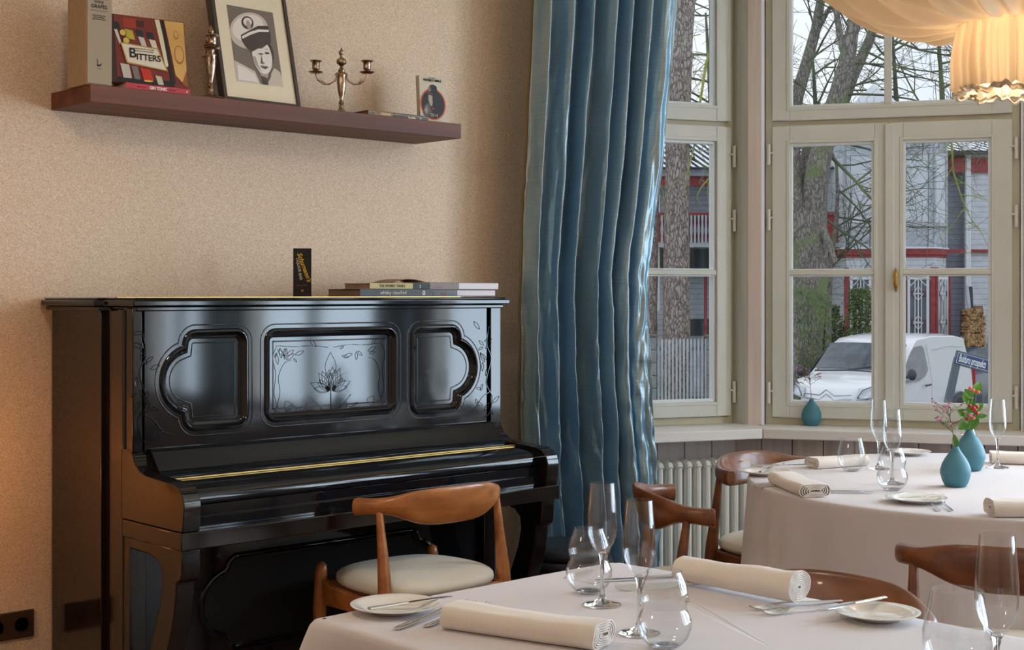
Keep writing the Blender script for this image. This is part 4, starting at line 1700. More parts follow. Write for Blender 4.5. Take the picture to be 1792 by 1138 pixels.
def napkin(p, q, w, h, label, turns=2.2, soft=.003, seed=1, taper=0, lift=0):
    """roll lying from p to q; stadium spiral section of width w and height h"""
    p, q = Vector((p[0], p[1])), Vector((q[0], q[1]))
    L = (q - p).length
    m = MB()
    T = .0026
    N = 420
    turns = .93 * h / 2 / .0034
    sec = []
    for i in range(N + 1):
        t = i / N
        a = -PI / 2 - 2 * PI * turns * t
        k = 1 - .93 * t
        hw, hh = (w / 2 - h / 2) * (1 - .6 * t), h / 2 * k
        x = hh * cos(a) + (hw if cos(a) > 0 else -hw) * min(1, abs(cos(a)) * 2.2)
        z = h / 2 + hh * sin(a)
        sec.append((x, z))
    ns = []
    for i in range(N + 1):
        a, b = sec[max(0, i - 1)], sec[min(N, i + 1)]
        d = Vector((b[0] - a[0], b[1] - a[1])).normalized()
        ns.append(Vector((-d.y, d.x)))
    ring = [Vector(s) + n_ * T / 2 for s, n_ in zip(sec, ns)] + [Vector(s) - n_ * T / 2 for s, n_ in zip(sec[::-1], ns[::-1])]
    K = 15
    nr = len(ring)
    vs, fs = [], []
    for j in range(K):
        v = j / (K - 1)
        for c in ring:
            g = noise.noise(Vector((v * 3 + seed * 5, c.x * 30, c.y * 30)))
            sag = (1 - .22 * taper * (1 - v)) * (1 - .05 * sin(v * PI) + .05 * noise.noise(Vector((v * 4, seed, 0))))
            vs.append((L * v + .004 * noise.noise(Vector((c.x * 40, c.y * 40, seed))) * (1 if j in (0, K - 1) else 0), c.x + soft * g * .6, max(.0006, c.y * sag + soft * g * .7 * min(1, c.y / .012))))
    for j in range(K - 1):
        for i in range(nr):
            a, b = j * nr + i, j * nr + (i + 1) % nr
            fs.append((a, b, b + nr, a + nr))
    # end faces strip by strip
    hN = N + 1
    for base in (0, (K - 1) * nr):
        for i in range(N):
            fs.append((base + i, base + i + 1, base + nr - 2 - i, base + nr - 1 - i))
    m.add(vs, fs)
    o = m.build('napkin', M_nap, smooth=50)
    o.location = (p.x, p.y, TT + lift)
    o.rotation_euler = (0, 0, math.atan2((q - p).y, (q - p).x))
    tag(o, label, 'napkin', 'rolled white napkins')
    return o


def flute(p, label, s=1.0):
    e = empty('champagne_flute', (p[0], p[1], TT), 0, label, 'glass', 'champagne flutes')
    MB().lathe([(0, 0), (.0325, 0), (.034, .001), (.0325, .0024), (.018, .005), (.008, .010), (.0045, .018), (.0036, .035), (.0034, .060), (.0038, .078), (.006, .088), (.0075, .091), (.006, .0935), (0, .0945)], 40).build('foot_and_stem', M_sglass, e, smooth=80)
    outp = [(.0, .0885), (.006, .0895), (.0135, .098), (.0205, .110), (.0250, .124), (.0265, .137), (.0262, .155), (.0245, .180), (.0222, .205), (.0214, .216), (.0206, .216), (.0214, .205), (.0237, .180), (.0254, .155), (.0257, .137), (.0242, .124), (.0197, .1115), (.0127, .100), (.005, .0945), (0, .0935)]
    MB().lathe(outp, 40).build('bowl', M_glass, e, smooth=80)
    if s != 1:
        e.scale = (s, s, s)
    return e


def tumbler(p, label, wavy=True, s=1.0):
    e = empty('water_tumbler', (p[0], p[1], TT), 0, label, 'glass', 'stemless water tumblers')
    if wavy:
        o = [(.016, .0), (.027, .006), (.037, .017), (.0425, .032), (.0425, .044), (.0380, .055), (.0345, .062), (.0350, .068), (.0380, .078), (.0370, .090), (.0325, .103), (.0275, .115), (.0268, .120)]
    else:
        o = [(.016, .0), (.028, .006), (.038, .018), (.0425, .034), (.0425, .050), (.040, .066), (.0365, .082), (.0335, .096), (.0325, .104)]
    inn = [(r - .0010, z) for r, z in o[::-1]]
    inn = [(r, max(z, .0065)) for r, z in inn][:-1] + [(.020, .0065), (0, .0055)]
    MB().lathe([(0, .0)] + o + inn, 48).build('bowl', M_glass, e, smooth=80)
    MB().lathe([(0, .0006), (.0155, .0006), (.0225, .0045), (.012, .0062), (0, .0058)], 32).build('base', M_sglass, e, smooth=80)
    if s != 1:
        e.scale = (s, s, s)
    return e


# --- near table
pl1 = plate((1.498, 1.915), .078, 'white side plate at the left corner of the near table')
cutlery('knife', (1.443, 1.895), (1.60, 1.885), TT + .0150, 'butter knife lying across the plate at the left corner of the near table', 'knife', pitch=R(-1), length=.165)
cutlery('fork', (1.404, 1.802), (1.63, 1.866), TT, 'fork on the near table, the one nearer the left plate', 'fork', group='table forks')
cutlery('fork', (1.403, 1.772), (1.65, 1.835), TT, 'fork on the near table with its handle in front of the rolled napkin', 'fork', group='table forks')
napkin((1.503, 1.768), (1.583, 1.498), .080, .040, 'rolled white napkin at the front edge of the near table', seed=3)
flute((1.797, 1.706), 'tall champagne flute on the near table, the further one in front of the curtain')
flute((1.690, 1.522), 'tall champagne flute on the near table behind the foreground tumbler')
tumbler((1.850, 1.790), 'water tumbler on the near table, left of the two flutes')
tumbler((1.648, 1.432), 'large clear water tumbler at the bottom middle of the picture')
napkin((2.050, 1.735), (2.045, 1.463), .064, .057, 'rolled white napkin at the far corner of the near table', turns=1.6, seed=8, taper=1, lift=.006)
cutlery('knife', (2.077, 1.679), (1.900, 1.773), TT + .004, 'table knife beside the far napkin with its broad blade mirroring the curtain', 'knife', roll=R(-52), length=.22)
cutlery('knife', (2.075, 1.775), (1.93, 1.85), TT, 'second table knife behind the far napkin of the near table', 'knife')
cutlery('fork', (2.135, 1.43), (1.955, 1.500), TT, 'fork between the far napkin and the right plate of the near table, nearer the napkin', 'fork', group='table forks')
cutlery('fork', (2.115, 1.392), (1.940, 1.465), TT, 'fork between the far napkin and the right plate, nearer the plate', 'fork', group='table forks')
plate((2.062, 1.318), .072, 'white side plate on the near table right of the forks')
cutlery('knife', (2.118, 1.352), (1.965, 1.372), TT + .0165, 'butter knife lying over the edge of the right plate of the near table', 'knife', length=.165)
flute((1.727, .922), 'champagne flute at the right edge of the picture on the near table', 1.07)
tumbler((1.853, 1.051), 'water tumbler beside the flute at the right edge of the near table', wavy=False, s=1.15)
cutlery('knife', (2.04, .90), (1.87, .845), TT, 'table knife at the right edge of the picture on the near table', 'knife')

# --- round table
napkin(onz(1370, 838, .765), onz(1428, 862, .765), .092, .036, 'folded napkin roll at the left edge of the round table', seed=4)
napkin(onz(1420, 812, .765), onz(1508, 806, .765), .078, .034, 'napkin roll on the far left side of the round table by the window', seed=5)
napkin(onz(1731, 893, .765), onz(1850, 893, .765), .085, .044, 'napkin roll at the near right side of the round table', seed=6)
napkin(onz(1733, 803, .765), onz(1850, 806, .765), .078, .040, 'napkin roll on the far right side of the round table under the window', seed=7)
plate((3.292, 1.986), .080, 'white plate at the near edge of the round table')
cutlery('knife', (3.33, 1.945), (3.22, 1.985), TT + .0155, 'butter knife on the plate at the near edge of the round table', 'knife', length=.13)
plate((4.245, 2.59), .075, 'white plate at the far edge of the round table under the window')
plate((3.45, 2.60), .078, 'white plate behind the left napkin of the round table')
cutlery('knife', (3.49, 2.665), (3.62, 2.545), TT + .0165, 'table knife lying over the far left plate of the round table', 'knife')
cutlery('knife', (3.435, 2.585), (3.52, 2.62), TT + .0150, 'butter knife on the far left plate of the round table', 'knife', length=.14)
cutlery('knife', (3.70, 2.70), (3.88, 2.62), TT, 'table knife in front of the far left napkin of the round table', 'knife')
cutlery('fork', (3.225, 2.490), (3.395, 2.395), TT, 'fork behind the left napkin of the round table, further from the edge', 'fork', group='table forks')
cutlery('fork', (3.205, 2.455), (3.375, 2.360), TT, 'fork behind the left napkin of the round table, nearer the edge', 'fork', group='table forks')
cutlery('knife', (3.212, 2.285), (3.345, 2.150), TT, 'front one of two table knives by the left napkin of the round table', 'knife')
cutlery('knife', (3.225, 2.305), (3.355, 2.170), TT, 'rear one of two table knives by the left napkin of the round table', 'knife')
cutlery('fork', (3.185, 1.855), (3.315, 1.970), TT, 'left one of two forks at the near edge of the round table', 'fork', group='table forks')
cutlery('fork', (3.207, 1.832), (3.337, 1.947), TT, 'right one of two forks at the near edge of the round table', 'fork', group='table forks')
tumbler((3.727, 2.473), 'smooth water tumbler on the left side of the round table in front of the napkin', wavy=False)
tumbler((3.440, 2.150), 'wavy water tumbler in the middle front of the round table')
tumbler((4.140, 2.320), 'wavy water tumbler on the round table, behind the blue vases')
flute((3.835, 2.445), 'rear flute of the pair left of the vases on the round table')
flute((3.560, 2.225), 'front flute of the pair on the round table, standing behind the wavy tumbler')
flute((4.135, 2.205), 'flute on the right of the round table behind the red berries')


# ---------------------------------------------------------------- vases and flowers
def vase(p, z, label, s=1.0):
    e = MB().lathe([(0, 0), (.026, 0), (.030, .002), (.037, .016), (.0425, .036), (.0420, .050), (.037, .066), (.028, .082), (.018, .096), (.011, .107), (.0085, .114), (.0075, .114), (.009, .105), (.014, .095), (0, .08)], 48).build('bud_vase', M_vase, smooth=80)
    e.location = (p[0], p[1], z)
    e.scale = (s, s, s)
    tag(e, label, 'vase', 'teal bud vases')
    return e


vase((3.646, 2.073), TT, 'teal bud vase with a pink waxflower sprig on the round table, the nearer one', 1.0)
vase((4.010, 2.232), TT, 'teal bud vase with red berries on the round table, the further one', 1.12)
vs_ = onz(1420, 745, .73)
vase((vs_.x + .0, vs_.y), .7305, 'teal bud vase standing alone on the window sill', 1.0)


def ico(m, c, r, mi=0, sub=1):
    bm = bmesh.new()
    bmesh.ops.create_icosphere(bm, subdivisions=sub, radius=r)
    vs = [Vector(v.co) + Vector(c) for v in bm.verts]
    fs = [tuple(v.index for v in f.verts) for f in bm.faces]
    bm.free()
    m.add(vs, fs, mi)


def sprig_wax(base, top, seed, label, spread=.05, n=12):
    """thin twiggy stems, narrow leaves, little pink flowers and plum buds"""
    e = empty('waxflower_sprig', base, 0, label, 'flowers')
    rr = random.Random(seed)
    st_, fl, bd, lf = MB(), MB(), MB(), MB()
    top = Vector(top) - Vector(base)
    main = [Vector((0, 0, -.03)), Vector((0, 0, .0)) + top * .2, top * .55 + Vector((rr.uniform(-.004, .004), 0, 0)), top * .8]
    st_.tube(main, [.0014, .0013, .0011, .0009], 5)
    H = top.length
    rv = Vector((HS, -HC, 0))
    dv = Vector((HC, HS, 0))
    for i in range(n):
        t = rr.uniform(.35, 1.0)
        b = top * t
        k = rr.uniform(-1, 1)
        ed = b + rv * k * spread + dv * rr.uniform(-.6, .6) * spread + Vector((0, 0, rr.uniform(.10, .35) * H * (1.1 - t) + .01))
        mid = b.lerp(ed, .5) + rv * k * .006
        st_.tube([b * .92, mid, ed], [.0008, .0006, .0005], 4)
        for j in range(2):
            pe = ed + Vector((rr.uniform(-.008, .008), rr.uniform(-.008, .008), rr.uniform(-.006, .008)))
            st_.tube([mid, ed.lerp(pe, .5), pe], [.0005, .0005, .0004], 4)
            if rr.random() < .55:
                for q in range(5):
                    a = q * 2 * PI / 5
                    ico(fl, pe + Vector((cos(a) * .0030, sin(a) * .0030, .0008)), .0024)
                ico(bd, pe, .0016)
            else:
                ico(bd, pe, .0024)
        lf.tube([mid, mid + rv * rr.uniform(-.02, .02) + Vector((0, 0, .014))], [.0011, .0003], 4)
    st_.build('stem', M_stemg, e)
    fl.build('flower', M_pink, e, smooth=80)
    bd.build('bud', M_plum, e, smooth=80)
    lf.build('leaf', M_green, e)
    return e


def leaf_mesh(m, b, tip, w, nrm):
    b, tip = Vector(b), Vector(tip)
    d = tip - b
    side = d.cross(Vector(nrm)).normalized()
    up = side.cross(d).normalized()

    def fn(u, v):
        ww = w * sin(PI * min(1, v * .96 + .02)) ** .8
        s = (u - .5) * 2
        return b + d * v + side * s * ww + up * (abs(s) * ww * .35 - .10 * d.length * v * v)
    m.grid(fn, 5, 9)


def sprig_berry(base, label):
    e = empty('berry_sprig', base, 0, label, 'flowers')
    rv = Vector((HS, -HC, 0))
    dv = Vector((HC, HS, 0))

    def q(r, z, d=0.0):
        return rv * r + dv * d + Vector((0, 0, z))
    s = MB()
    s.tube([q(0, -.03), q(.0, .03), q(.004, .07), q(.010, .11)], [.0018, .0018, .0015, .001], 6)
    s.tube([q(0, .03), q(.010, .055), q(.018, .085), q(.022, .13)], [.0014, .0012, .001, .0008], 5)
    s.build('stem', mat('green_stem', rgb(90, 120, 50), .5), e)
    l = MB()
    for (r0, z0, r1, z1, w, d) in ((.0, .01, -.008, .075, .020, -.01), (.0, .0, .010, .06, .021, -.006), (-.004, .03, -.040, .006, .015, -.012), (-.002, .045, -.035, .062, .012, .004), (.012, .11, .034, .150, .016, 0), (.006, .10, -.018, .128, .012, -.008), (.004, .045, .050, .046, .008, -.012), (.012, .055, .045, .084, .010, .002), (0, .075, -.010, .12, .014, .01), (.004, .06, .012, .10, .014, .008)):
        leaf_mesh(l, q(r0, z0, d), q(r1, z1, d * 1.6), w, -dv)
    l.build('leaf', M_green, e, smooth=80)
    b, c = MB(), MB()
    for (r, z, d) in ((-.008, .078, -.026), (.000, .068, -.03), (.008, .066, -.026), (.015, .075, -.024), (.014, .055, -.028), (-.014, .036, -.024), (.001, .072, -.034)):
        ico(b, q(r, z, d), .0058, sub=2)
    for (r, z, d) in ((.005, .125, -.018), (.020, .120, -.020), (.002, .040, -.03), (-.002, .132, -.012)):
        ico(c, q(r, z, d), .0060, sub=2)
    b.build('berry', M_red, e, smooth=80)
    o = c.build('berry', M_coral, e, smooth=80)
    o['label'] = 'coral berry'
    return e


sprig_wax(Vector((3.646, 2.073, TT + .112)), Vector((3.646, 2.073, TT + .112)) + Vector((HS, -HC, 0)) * -.022 + Vector((0, 0, .12)), 4, 'pink waxflower twigs in the nearer teal vase on the round table', .055, 16)
lf = MB()
sb = Vector((3.646, 2.073, TT + .108))
leaf_mesh(lf, sb, sb + Vector((0, 0, .040)) + Vector((HS, -HC, 0)) * -.003, .009, -Vector((HC, HS, 0)))
o = lf.build('green_leaf', M_green, smooth=80)
tag(o, 'single green leaf at the neck of the nearer teal vase', 'leaf')
sprig_berry(Vector((4.010, 2.232, TT + .125)), 'sprig with red berries and green leaves in the further teal vase')
sprig_wax(Vector((vs_.x, vs_.y, .7305 + .112)), Vector((vs_.x, vs_.y, .7305 + .112)) + Vector((HS, -HC, 0)) * -.012 + Vector((0, 0, .13)), 11, 'pink waxflower sprig in the vase on the window sill', .045, 15)


# ---------------------------------------------------------------- fabric pendant lamp
def pendant(loc, label, detail=True):
    e = empty('pendant_lamp', loc, 0, label, 'lamp')
    cr_ = random.Random(6)
    NP = 42
    ph = [cr_.uniform(0, 6.28) for _ in range(6)]
    n = 400 if detail else 120

    def pl_(a, k):
        w_ = 19 * a + 2.6 * sin(3 * a + ph[0]) + 1.6 * sin(7 * a + ph[1])
        return (1 - 2 * abs(sin(w_ / 2)) ** .7) * k * 1.6 + .45 * k * sin(43 * a + 2 * sin(5 * a + ph[2]))

    def drum(u, v):
        a = 2 * PI * u
        z = .20 - .205 * v
        r = .140 + .012 * v + .010 * sin(PI * min(1, v * 1.1))
        k = .0035 + .0085 * v
        zz = z - .006 * sin(11 * a + ph[3]) * v - .004 * sin(23 * a + ph[4]) * v
        return ((r + pl_(a, k)) * cos(a), (r + pl_(a, k)) * sin(a), zz)
    MB().grid(drum, n, 22, closeu=True).build('drum_shade', M_lampcloth, e, smooth=180)

    def puff(u, v):
        a = 2 * PI * u
        r = .152 + .010 * sin(2 * PI * v) + .006 * sin(31 * a + 3 * sin(5 * a))
        z = .006 - .018 * v + .007 * sin(9 * a + ph[3]) + .004 * sin(27 * a) - .006
        return (r * cos(a), r * sin(a), z)
    MB().grid(puff, n, 8, closeu=True).build('ruffle', M_lampcloth, e, smooth=180)
    pr = [(.136, .198), (.160, .189), (.195, .190), (.240, .192), (.285, .198), (.335, .210), (.385, .228), (.44, .258), (.50, .296), (.56, .345), (.60, .40), (.58, .45), (.48, .50), (.36, .54), (.2, .58), (.06, .62)]

    def swag(u, v):
        a = 2 * PI * u
        k = v * (len(pr) - 1)
        i = min(int(k), len(pr) - 2)
        t = k - i
        r = pr[i][0] + (pr[i + 1][0] - pr[i][0]) * t
        z = pr[i][1] + (pr[i + 1][1] - pr[i][1]) * t
        w = min(1, .15 + v * 2.2)
        z += .020 * w * (sin(30 * a + 2 * sin(4 * a) + 5 * v) + .7 * sin(17 * a + ph[5] - 6 * v)) * (.4 + .6 * min(1, v * 3))
        # eight gathered swags
        z -= .006 * w * abs(sin(4 * a + .8)) * (1 - v)
        return (r * cos(a), r * sin(a), z)
    MB().grid(swag, n, 46, closeu=True).build('swagged_canopy', M_lampcloth, e, smooth=180)
    MB().tube([(0, 0, .60), (0, 0, CEIL - loc[2])], .006, 8).build('cord', M_frame, e)
    MB().lathe([(0, .10), (.02, .105), (.028, .125), (.024, .145), (.014, .16), (0, .165)], 16).build('bulb', BULB, e, smooth=80)
    return e


m_, n_, p_, out_ = newmat('warm_bulb')
p_.inputs['Emission Color'].default_value = (1, .62, .28, 1)
p_.inputs['Emission Strength'].default_value = 25
p_.inputs['Base Color'].default_value = (1, .9, .7, 1)
BULB = m_
LP = Wp(1.47, 4.13, 1.905)
pendant(LP, 'gathered cream fabric pendant lamp glowing above the round table')
light('lamp_bulb', 'POINT', LP + Vector((0, 0, .10)), 3.4, (1, .84, .66), .03)
light('lamp_bulb', 'POINT', LP + Vector((0, 0, .36)), 14, (1, .84, .66), .05)
# the rest of the room's lamps, above and behind the camera
pendant(Vector((1.3, 2.3, 2.42)), 'gathered cream fabric pendant lamp above the near table', False)
light('lamp_bulb', 'POINT', (1.3, 2.3, 2.38), 16, WARM, .12)
pendant(Vector((-1.2, 2.6, 2.40)), 'gathered cream fabric pendant lamp at the left end of the room', False)
light('lamp_bulb', 'POINT', (-1.2, 2.6, 2.36), 26, WARM, .12)
# unseen wall lamp left of the picture, added for the warm pool on the wallpaper
sc = empty('added_wall_lamp', (1.42, WB, .70), 0, 'added brass wall lamp with a cream shade, out of view left of the piano', 'lamp')
MB().lathe([(0, 0), (.05, 0), (.045, .012), (.015, .02), (0, .02)], 24, M=Matrix.Rotation(R(90), 4, 'X')).build('back_plate', M_brass, sc, smooth=50)
MB().tube([(0, -.015, 0), (0, -.12, -.03), (0, -.20, -.02), (0, -.22, .03)], .006, 8).build('arm', M_brass, sc, smooth=60)
MB().lathe([(.085, .02), (.055, .15)], 32, c=(0, -.22, 0)).build('lamp_shade', M_lampcloth, sc, smooth=80)
light('lamp_bulb', 'POINT', (1.42, WB - .22, .76), 20, (1, .55, .22), .03)


# ================================================================ outside
GZ = -1.26
RV = Vector((HS, -HC, 0))
DV = Vector((HC, HS, 0))
# a frame whose x runs right, y away along the view axis, z up, origin below the camera
VX = Matrix((Vector((RV.x, DV.x, 0, 0)), Vector((RV.y, DV.y, 0, 0)), Vector((0, 0, 1, 0)), Vector((0, 0, 0, 1))))
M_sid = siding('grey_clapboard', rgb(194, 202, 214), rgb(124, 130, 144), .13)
M_sid2 = siding('shaded_grey_clapboard', rgb(164, 168, 180), rgb(104, 110, 122), .13)  # clapboard of the recess beside the bay, its shade mixed into the greys
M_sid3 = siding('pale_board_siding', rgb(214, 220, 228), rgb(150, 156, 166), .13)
M_diag = siding('diagonal_boards', rgb(192, 198, 208), rgb(142, 148, 160), .14, diag=True)
M_ptrim = mat('pale_grey_trim', rgb(186, 192, 200), .7, var=.1, vscale=6)
M_pan = mat('pale_panel', rgb(214, 220, 230), .7, var=.05, vscale=3)
M_redt = mat('oxide_red_trim', rgb(150, 62, 66), .7, var=.25, vscale=9)
M_dark = mat('dark_grey_wood', rgb(66, 72, 80), .8, var=.2, vscale=5)  # dark grey wood of the steps, back board and plank
M_dglass = mat('dark_window_glass', rgb(86, 96, 110), .15, var=.3, vscale=2)
M_wfr = mat('white_ornate_frame', rgb(226, 230, 234), .6)
M_purp = mat('purple_pane', rgb(92, 44, 74), .3)
M_snow = mat('snow_light', rgb(236, 240, 246), .6)
M_roofd = mat('dark_roof', rgb(74, 78, 88), .6, var=.1)
M_fence = mat('weathered_picket', rgb(188, 194, 200), .85, var=.16, vscale=8, stretch=(1, 1, .3))
M_fenced = mat('shaded_picket', rgb(120, 124, 130), .85, var=.2, vscale=8, stretch=(1, 1, .3))  # pickets behind the mossy tree, with the shade put into their grey
M_block = mat('grey_block', rgb(140, 146, 148), .9, var=.15, vscale=5)
M_road = mat('wet_asphalt', rgb(112, 116, 122), .55, var=.1, vscale=3)
M_grass = mat('winter_grass', rgb(86, 100, 62), .95, col2=rgb(124, 128, 92), vscale=5)
M_pine = bark('pine_bark', rgb(92, 82, 80), rgb(176, 164, 158), sc=17)
M_moss = bark('mossy_bark', rgb(90, 88, 84), rgb(150, 142, 136), rgb(112, 128, 84), sc=20, bump=.5)
M_twig = mat('wet_twig', rgb(70, 74, 70), .9, col2=rgb(112, 120, 84), vscale=1.2)
M_twigg = mat('green_lichen_twig', rgb(96, 122, 76), .9, col2=rgb(160, 160, 70), vscale=2)
M_leafd = mat('evergreen_leaf', rgb(52, 84, 42), .6, col2=rgb(104, 130, 62), vscale=3)
M_van = mat('white_car_paint', rgb(238, 240, 244), .18, coat=.6)
M_cglass = mat('car_glass', rgb(58, 70, 80), .06, var=.5, vscale=4, spec=.9)
M_plas = mat('grey_black_plastic', rgb(58, 62, 72), .5)
M_tyre = mat('tyre_rubber', rgb(34, 36, 40), .8)
M_lamp = mat('headlamp_lens', rgb(206, 212, 220), .08, spec=.9, var=.15, vscale=14)
M_chrome = mat('chrome', (.6, .62, .65, 1), .15, 1)
M_blue = mat('sign_blue', rgb(34, 62, 116), .4)
M_sgr = mat('sign_grey_frame', rgb(84, 92, 104), .5)
M_log = mat('split_firewood', rgb(206, 166, 116), .8, col2=rgb(120, 84, 58), vscale=9)
M_net = mat('white_net', rgb(200, 204, 206), .6)

g = MB().add([tuple(VX @ Vector(p)) for p in ((-60, 6.6, GZ), (60, 6.6, GZ), (60, 90, GZ), (-60, 90, GZ))], [(0, 1, 2, 3)])
structure(g, 'ground_outside', M_grass)
g = MB().add([tuple(VX @ Vector(p)) for p in ((-40, 14, GZ + .01), (60, 14, GZ + .01), (60, 29, GZ + .012), (-40, 29, GZ + .012))], [(0, 1, 2, 3)])
structure(g, 'ground_road', M_road)


def vsub(o):
    o.matrix_world = VX
    return o


# ---------------------------------------------------------------- villa
D0 = 33.0
PXM = F / D0


def hx(px):
    return (px - CX) / PXM


def hz(py):
    return CH - (py - HY) / PXM


vl = empty('wooden_villa', (0, 0, 0), 0, 'grey clapboard wooden villa with oxide red trim and a bay, behind the fence', 'house')
vl.matrix_world = VX


def vb(mb, name, m, **k):
    return mb.build(name, m, vl, **k)


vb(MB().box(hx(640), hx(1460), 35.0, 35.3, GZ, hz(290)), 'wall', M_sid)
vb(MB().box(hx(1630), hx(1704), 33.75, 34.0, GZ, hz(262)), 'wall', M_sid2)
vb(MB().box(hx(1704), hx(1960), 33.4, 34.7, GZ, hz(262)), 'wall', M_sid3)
vb(MB().box(hx(1703), hx(1706), 33.36, 33.42, GZ, hz(262)), 'corner_board', M_redt)
vb(MB().box(hx(1640), hx(1790), 33.3, 33.42, hz(300), hz(274)).box(hx(1655), hx(1790), 33.3, 33.44, hz(442), hz(436)), 'frieze', M_redt)
vb(MB().box(hx(640), hx(1300), 33.6, 33.75, hz(322), hz(305)), 'frieze', M_redt)
vb(MB().box(hx(640), hx(1300), 33.45, 33.8, hz(305), hz(291)), 'fascia', M_ptrim)
# roof with snow between the ribs
rm = MB()
for i in range(78):
    x = hx(640) + i * .17 - .6
    rm.add([(x, 33.2, hz(291)), (x + .085, 33.2, hz(291)), (x + .085 - .9, 37.6, hz(180)), (x - .9, 37.6, hz(180))], [(0, 1, 2, 3)])
r0 = vb(MB().add([(hx(600), 33.25, hz(291) - .03), (hx(1480), 33.25, hz(291) - .03), (hx(1480), 37.6, hz(180) - .03), (hx(600), 37.6, hz(180) - .03)], [(0, 1, 2, 3)]), 'roof', M_roofd, solid=.04)
sn = rm.build('snow_strip', M_snow, r0)
sn['kind'] = 'stuff'
r0 = vb(MB().add([(hx(1640), 33.0, hz(268)), (hx(1960), 33.0, hz(268)), (hx(1960), 37.6, hz(200)), (hx(1640), 37.6, hz(200))], [(0, 1, 2, 3)]), 'roof', M_roofd, solid=.06)
rm = MB()
for i in range(24):
    x = hx(1660) + i * .2
    rm.add([(x, 32.98, hz(268) + .06), (x + .13, 32.98, hz(268) + .06), (x + .13, 37.5, hz(200) + .06), (x, 37.5, hz(200) + .06)], [(0, 1, 2, 3)])
sn = rm.build('snow_strip', M_snow, r0)
sn['kind'] = 'stuff'
# red posts and white drain pipes
for (x0, x1, y0, y1) in ((1143, 1150, 310, 592), (1239, 1244, 480, 592), (1388, 1393, 490, 640), (1463, 1469, 440, 600)):
    vb(MB().box(hx(x0), hx(x1), 33.6, 33.72, hz(y1) - 1.4, hz(y0)), 'red_post', M_redt)
for px, y0, y1 in ((1154, 340, 470), (1703.5, 250, 600), (1699.5, 262, 600)):
    vb(MB().tube([(hx(px), 33.32, hz(y1) - 1), (hx(px), 33.32, hz(y0)), (hx(px) - .12, 33.3, hz(y0) + .22)], .045, 10), 'drain_pipe', M_wfr)
# balcony
bl = vb(MB().box(hx(1150), hx(1470), 32.9, 34.9, hz(433), hz(426)), 'balcony_floor', M_ptrim)
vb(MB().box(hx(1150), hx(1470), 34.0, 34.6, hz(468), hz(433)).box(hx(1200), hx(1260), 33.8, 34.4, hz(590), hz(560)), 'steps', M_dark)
bb = MB()
for i in range(40):
    px = 1158 + i * 6.4
    if px > 1468:
        break
    bb.prism([(hx(px) - .028, hz(425)), (hx(px) + .028, hz(425)), (hx(px) + .018, hz(413)), (hx(px) + .034, hz(404)), (hx(px) + .018, hz(390)), (hx(px) + .028, hz(377)), (hx(px) - .028, hz(377)), (hx(px) - .018, hz(390)), (hx(px) - .034, hz(404)), (hx(px) - .018, hz(413))], 32.93, 32.97, 'y')
bb.build('baluster', M_ptrim, bl)
vb(MB().box(hx(1150), hx(1470), 32.95, 33.02, hz(377), hz(372)).box(hx(1150), hx(1470), 33.0, 33.03, hz(424), hz(377)), 'balcony_railing', M_redt)
vb(MB().box(hx(1436), hx(1446), 33.4, 33.5, hz(310), hz(282)), 'red_shutter', M_redt)
# the projecting bay: three faces
BX0, BXA, BXB, BX1 = hx(1451), hx(1474), hx(1614), hx(1652)
ply = [(BX0, 34.6), (BXA, 32.6), (BXB, 32.2), (BX1, 32.9), (BX1 + .1, 34.6)]
vb(MB().prism(ply, hz(436), hz(240), 'z'), 'bay_wall', M_sid)


def scaled(p, d):
    c = Vector((sum(a for a, b in p) / len(p), sum(b for a, b in p) / len(p)))
    return [tuple(c + (Vector(q) - c) * (1 + d)) for q in p]


vb(MB().prism(scaled(ply, .06), hz(447), hz(436), 'z').prism(scaled(ply, .03), hz(452), hz(447), 'z'), 'bay_cornice', M_redt)
vb(MB().prism(scaled(ply, .07), hz(437), hz(434.5), 'z'), 'bay_ledge', M_snow)
vb(MB().prism(scaled(ply, .01), GZ, hz(452), 'z'), 'bay_base', M_sid3)
# face A-B helper
vAB = Vector((BXB - BXA, -.4, 0))
LAB = vAB.length
FA = Matrix.Translation((BXA, 32.6, 0)) @ Matrix.Rotation(math.atan2(vAB.y, vAB.x), 4, 'Z')
vBC = Vector((BX1 - BXB, .7, 0))
LBC = vBC.length
FB = Matrix.Translation((BXB, 32.2, 0)) @ Matrix.Rotation(math.atan2(vBC.y, vBC.x), 4, 'Z')
vOA = Vector((BXA - BX0, -2.0, 0))
LOA = vOA.length
FO = Matrix.Translation((BX0, 34.6, 0)) @ Matrix.Rotation(math.atan2(vOA.y, vOA.x), 4, 'Z')
za, zb_, zc_ = hz(395), hz(272), hz(434)
for FM, LL, cells in ((FA, LAB, 2), (FB, LBC, 1), (FO, LOA, 1)):
    w = LL / cells
    m1, m2, m3 = MB(), MB(), MB()
    for i in range(cells):
        x0, x1 = i * w, (i + 1) * w
        m1.box(x0 + .10, x1 - .10, -.03, .02, za + .04, zb_ - .04, M=FM)
        m2.box(x0 + .10, x1 - .10, -.03, .02, zc_ + .05, za - .06, M=FM)
        m3.box(x0, x0 + .09, -.06, .02, zc_, hz(244), M=FM).box(x1 - .09, x1, -.06, .02, zc_, hz(244), M=FM)
        for zz in (za, zb_):
            m3.box(x0 + .09, x1 - .09, -.05, .02, zz - .05, zz + .03, M=FM)
    vb(m1, 'panel', M_pan)
    vb(m2, 'diagonal_panel', M_diag)
    vb(m3, 'panel_frame', M_ptrim)
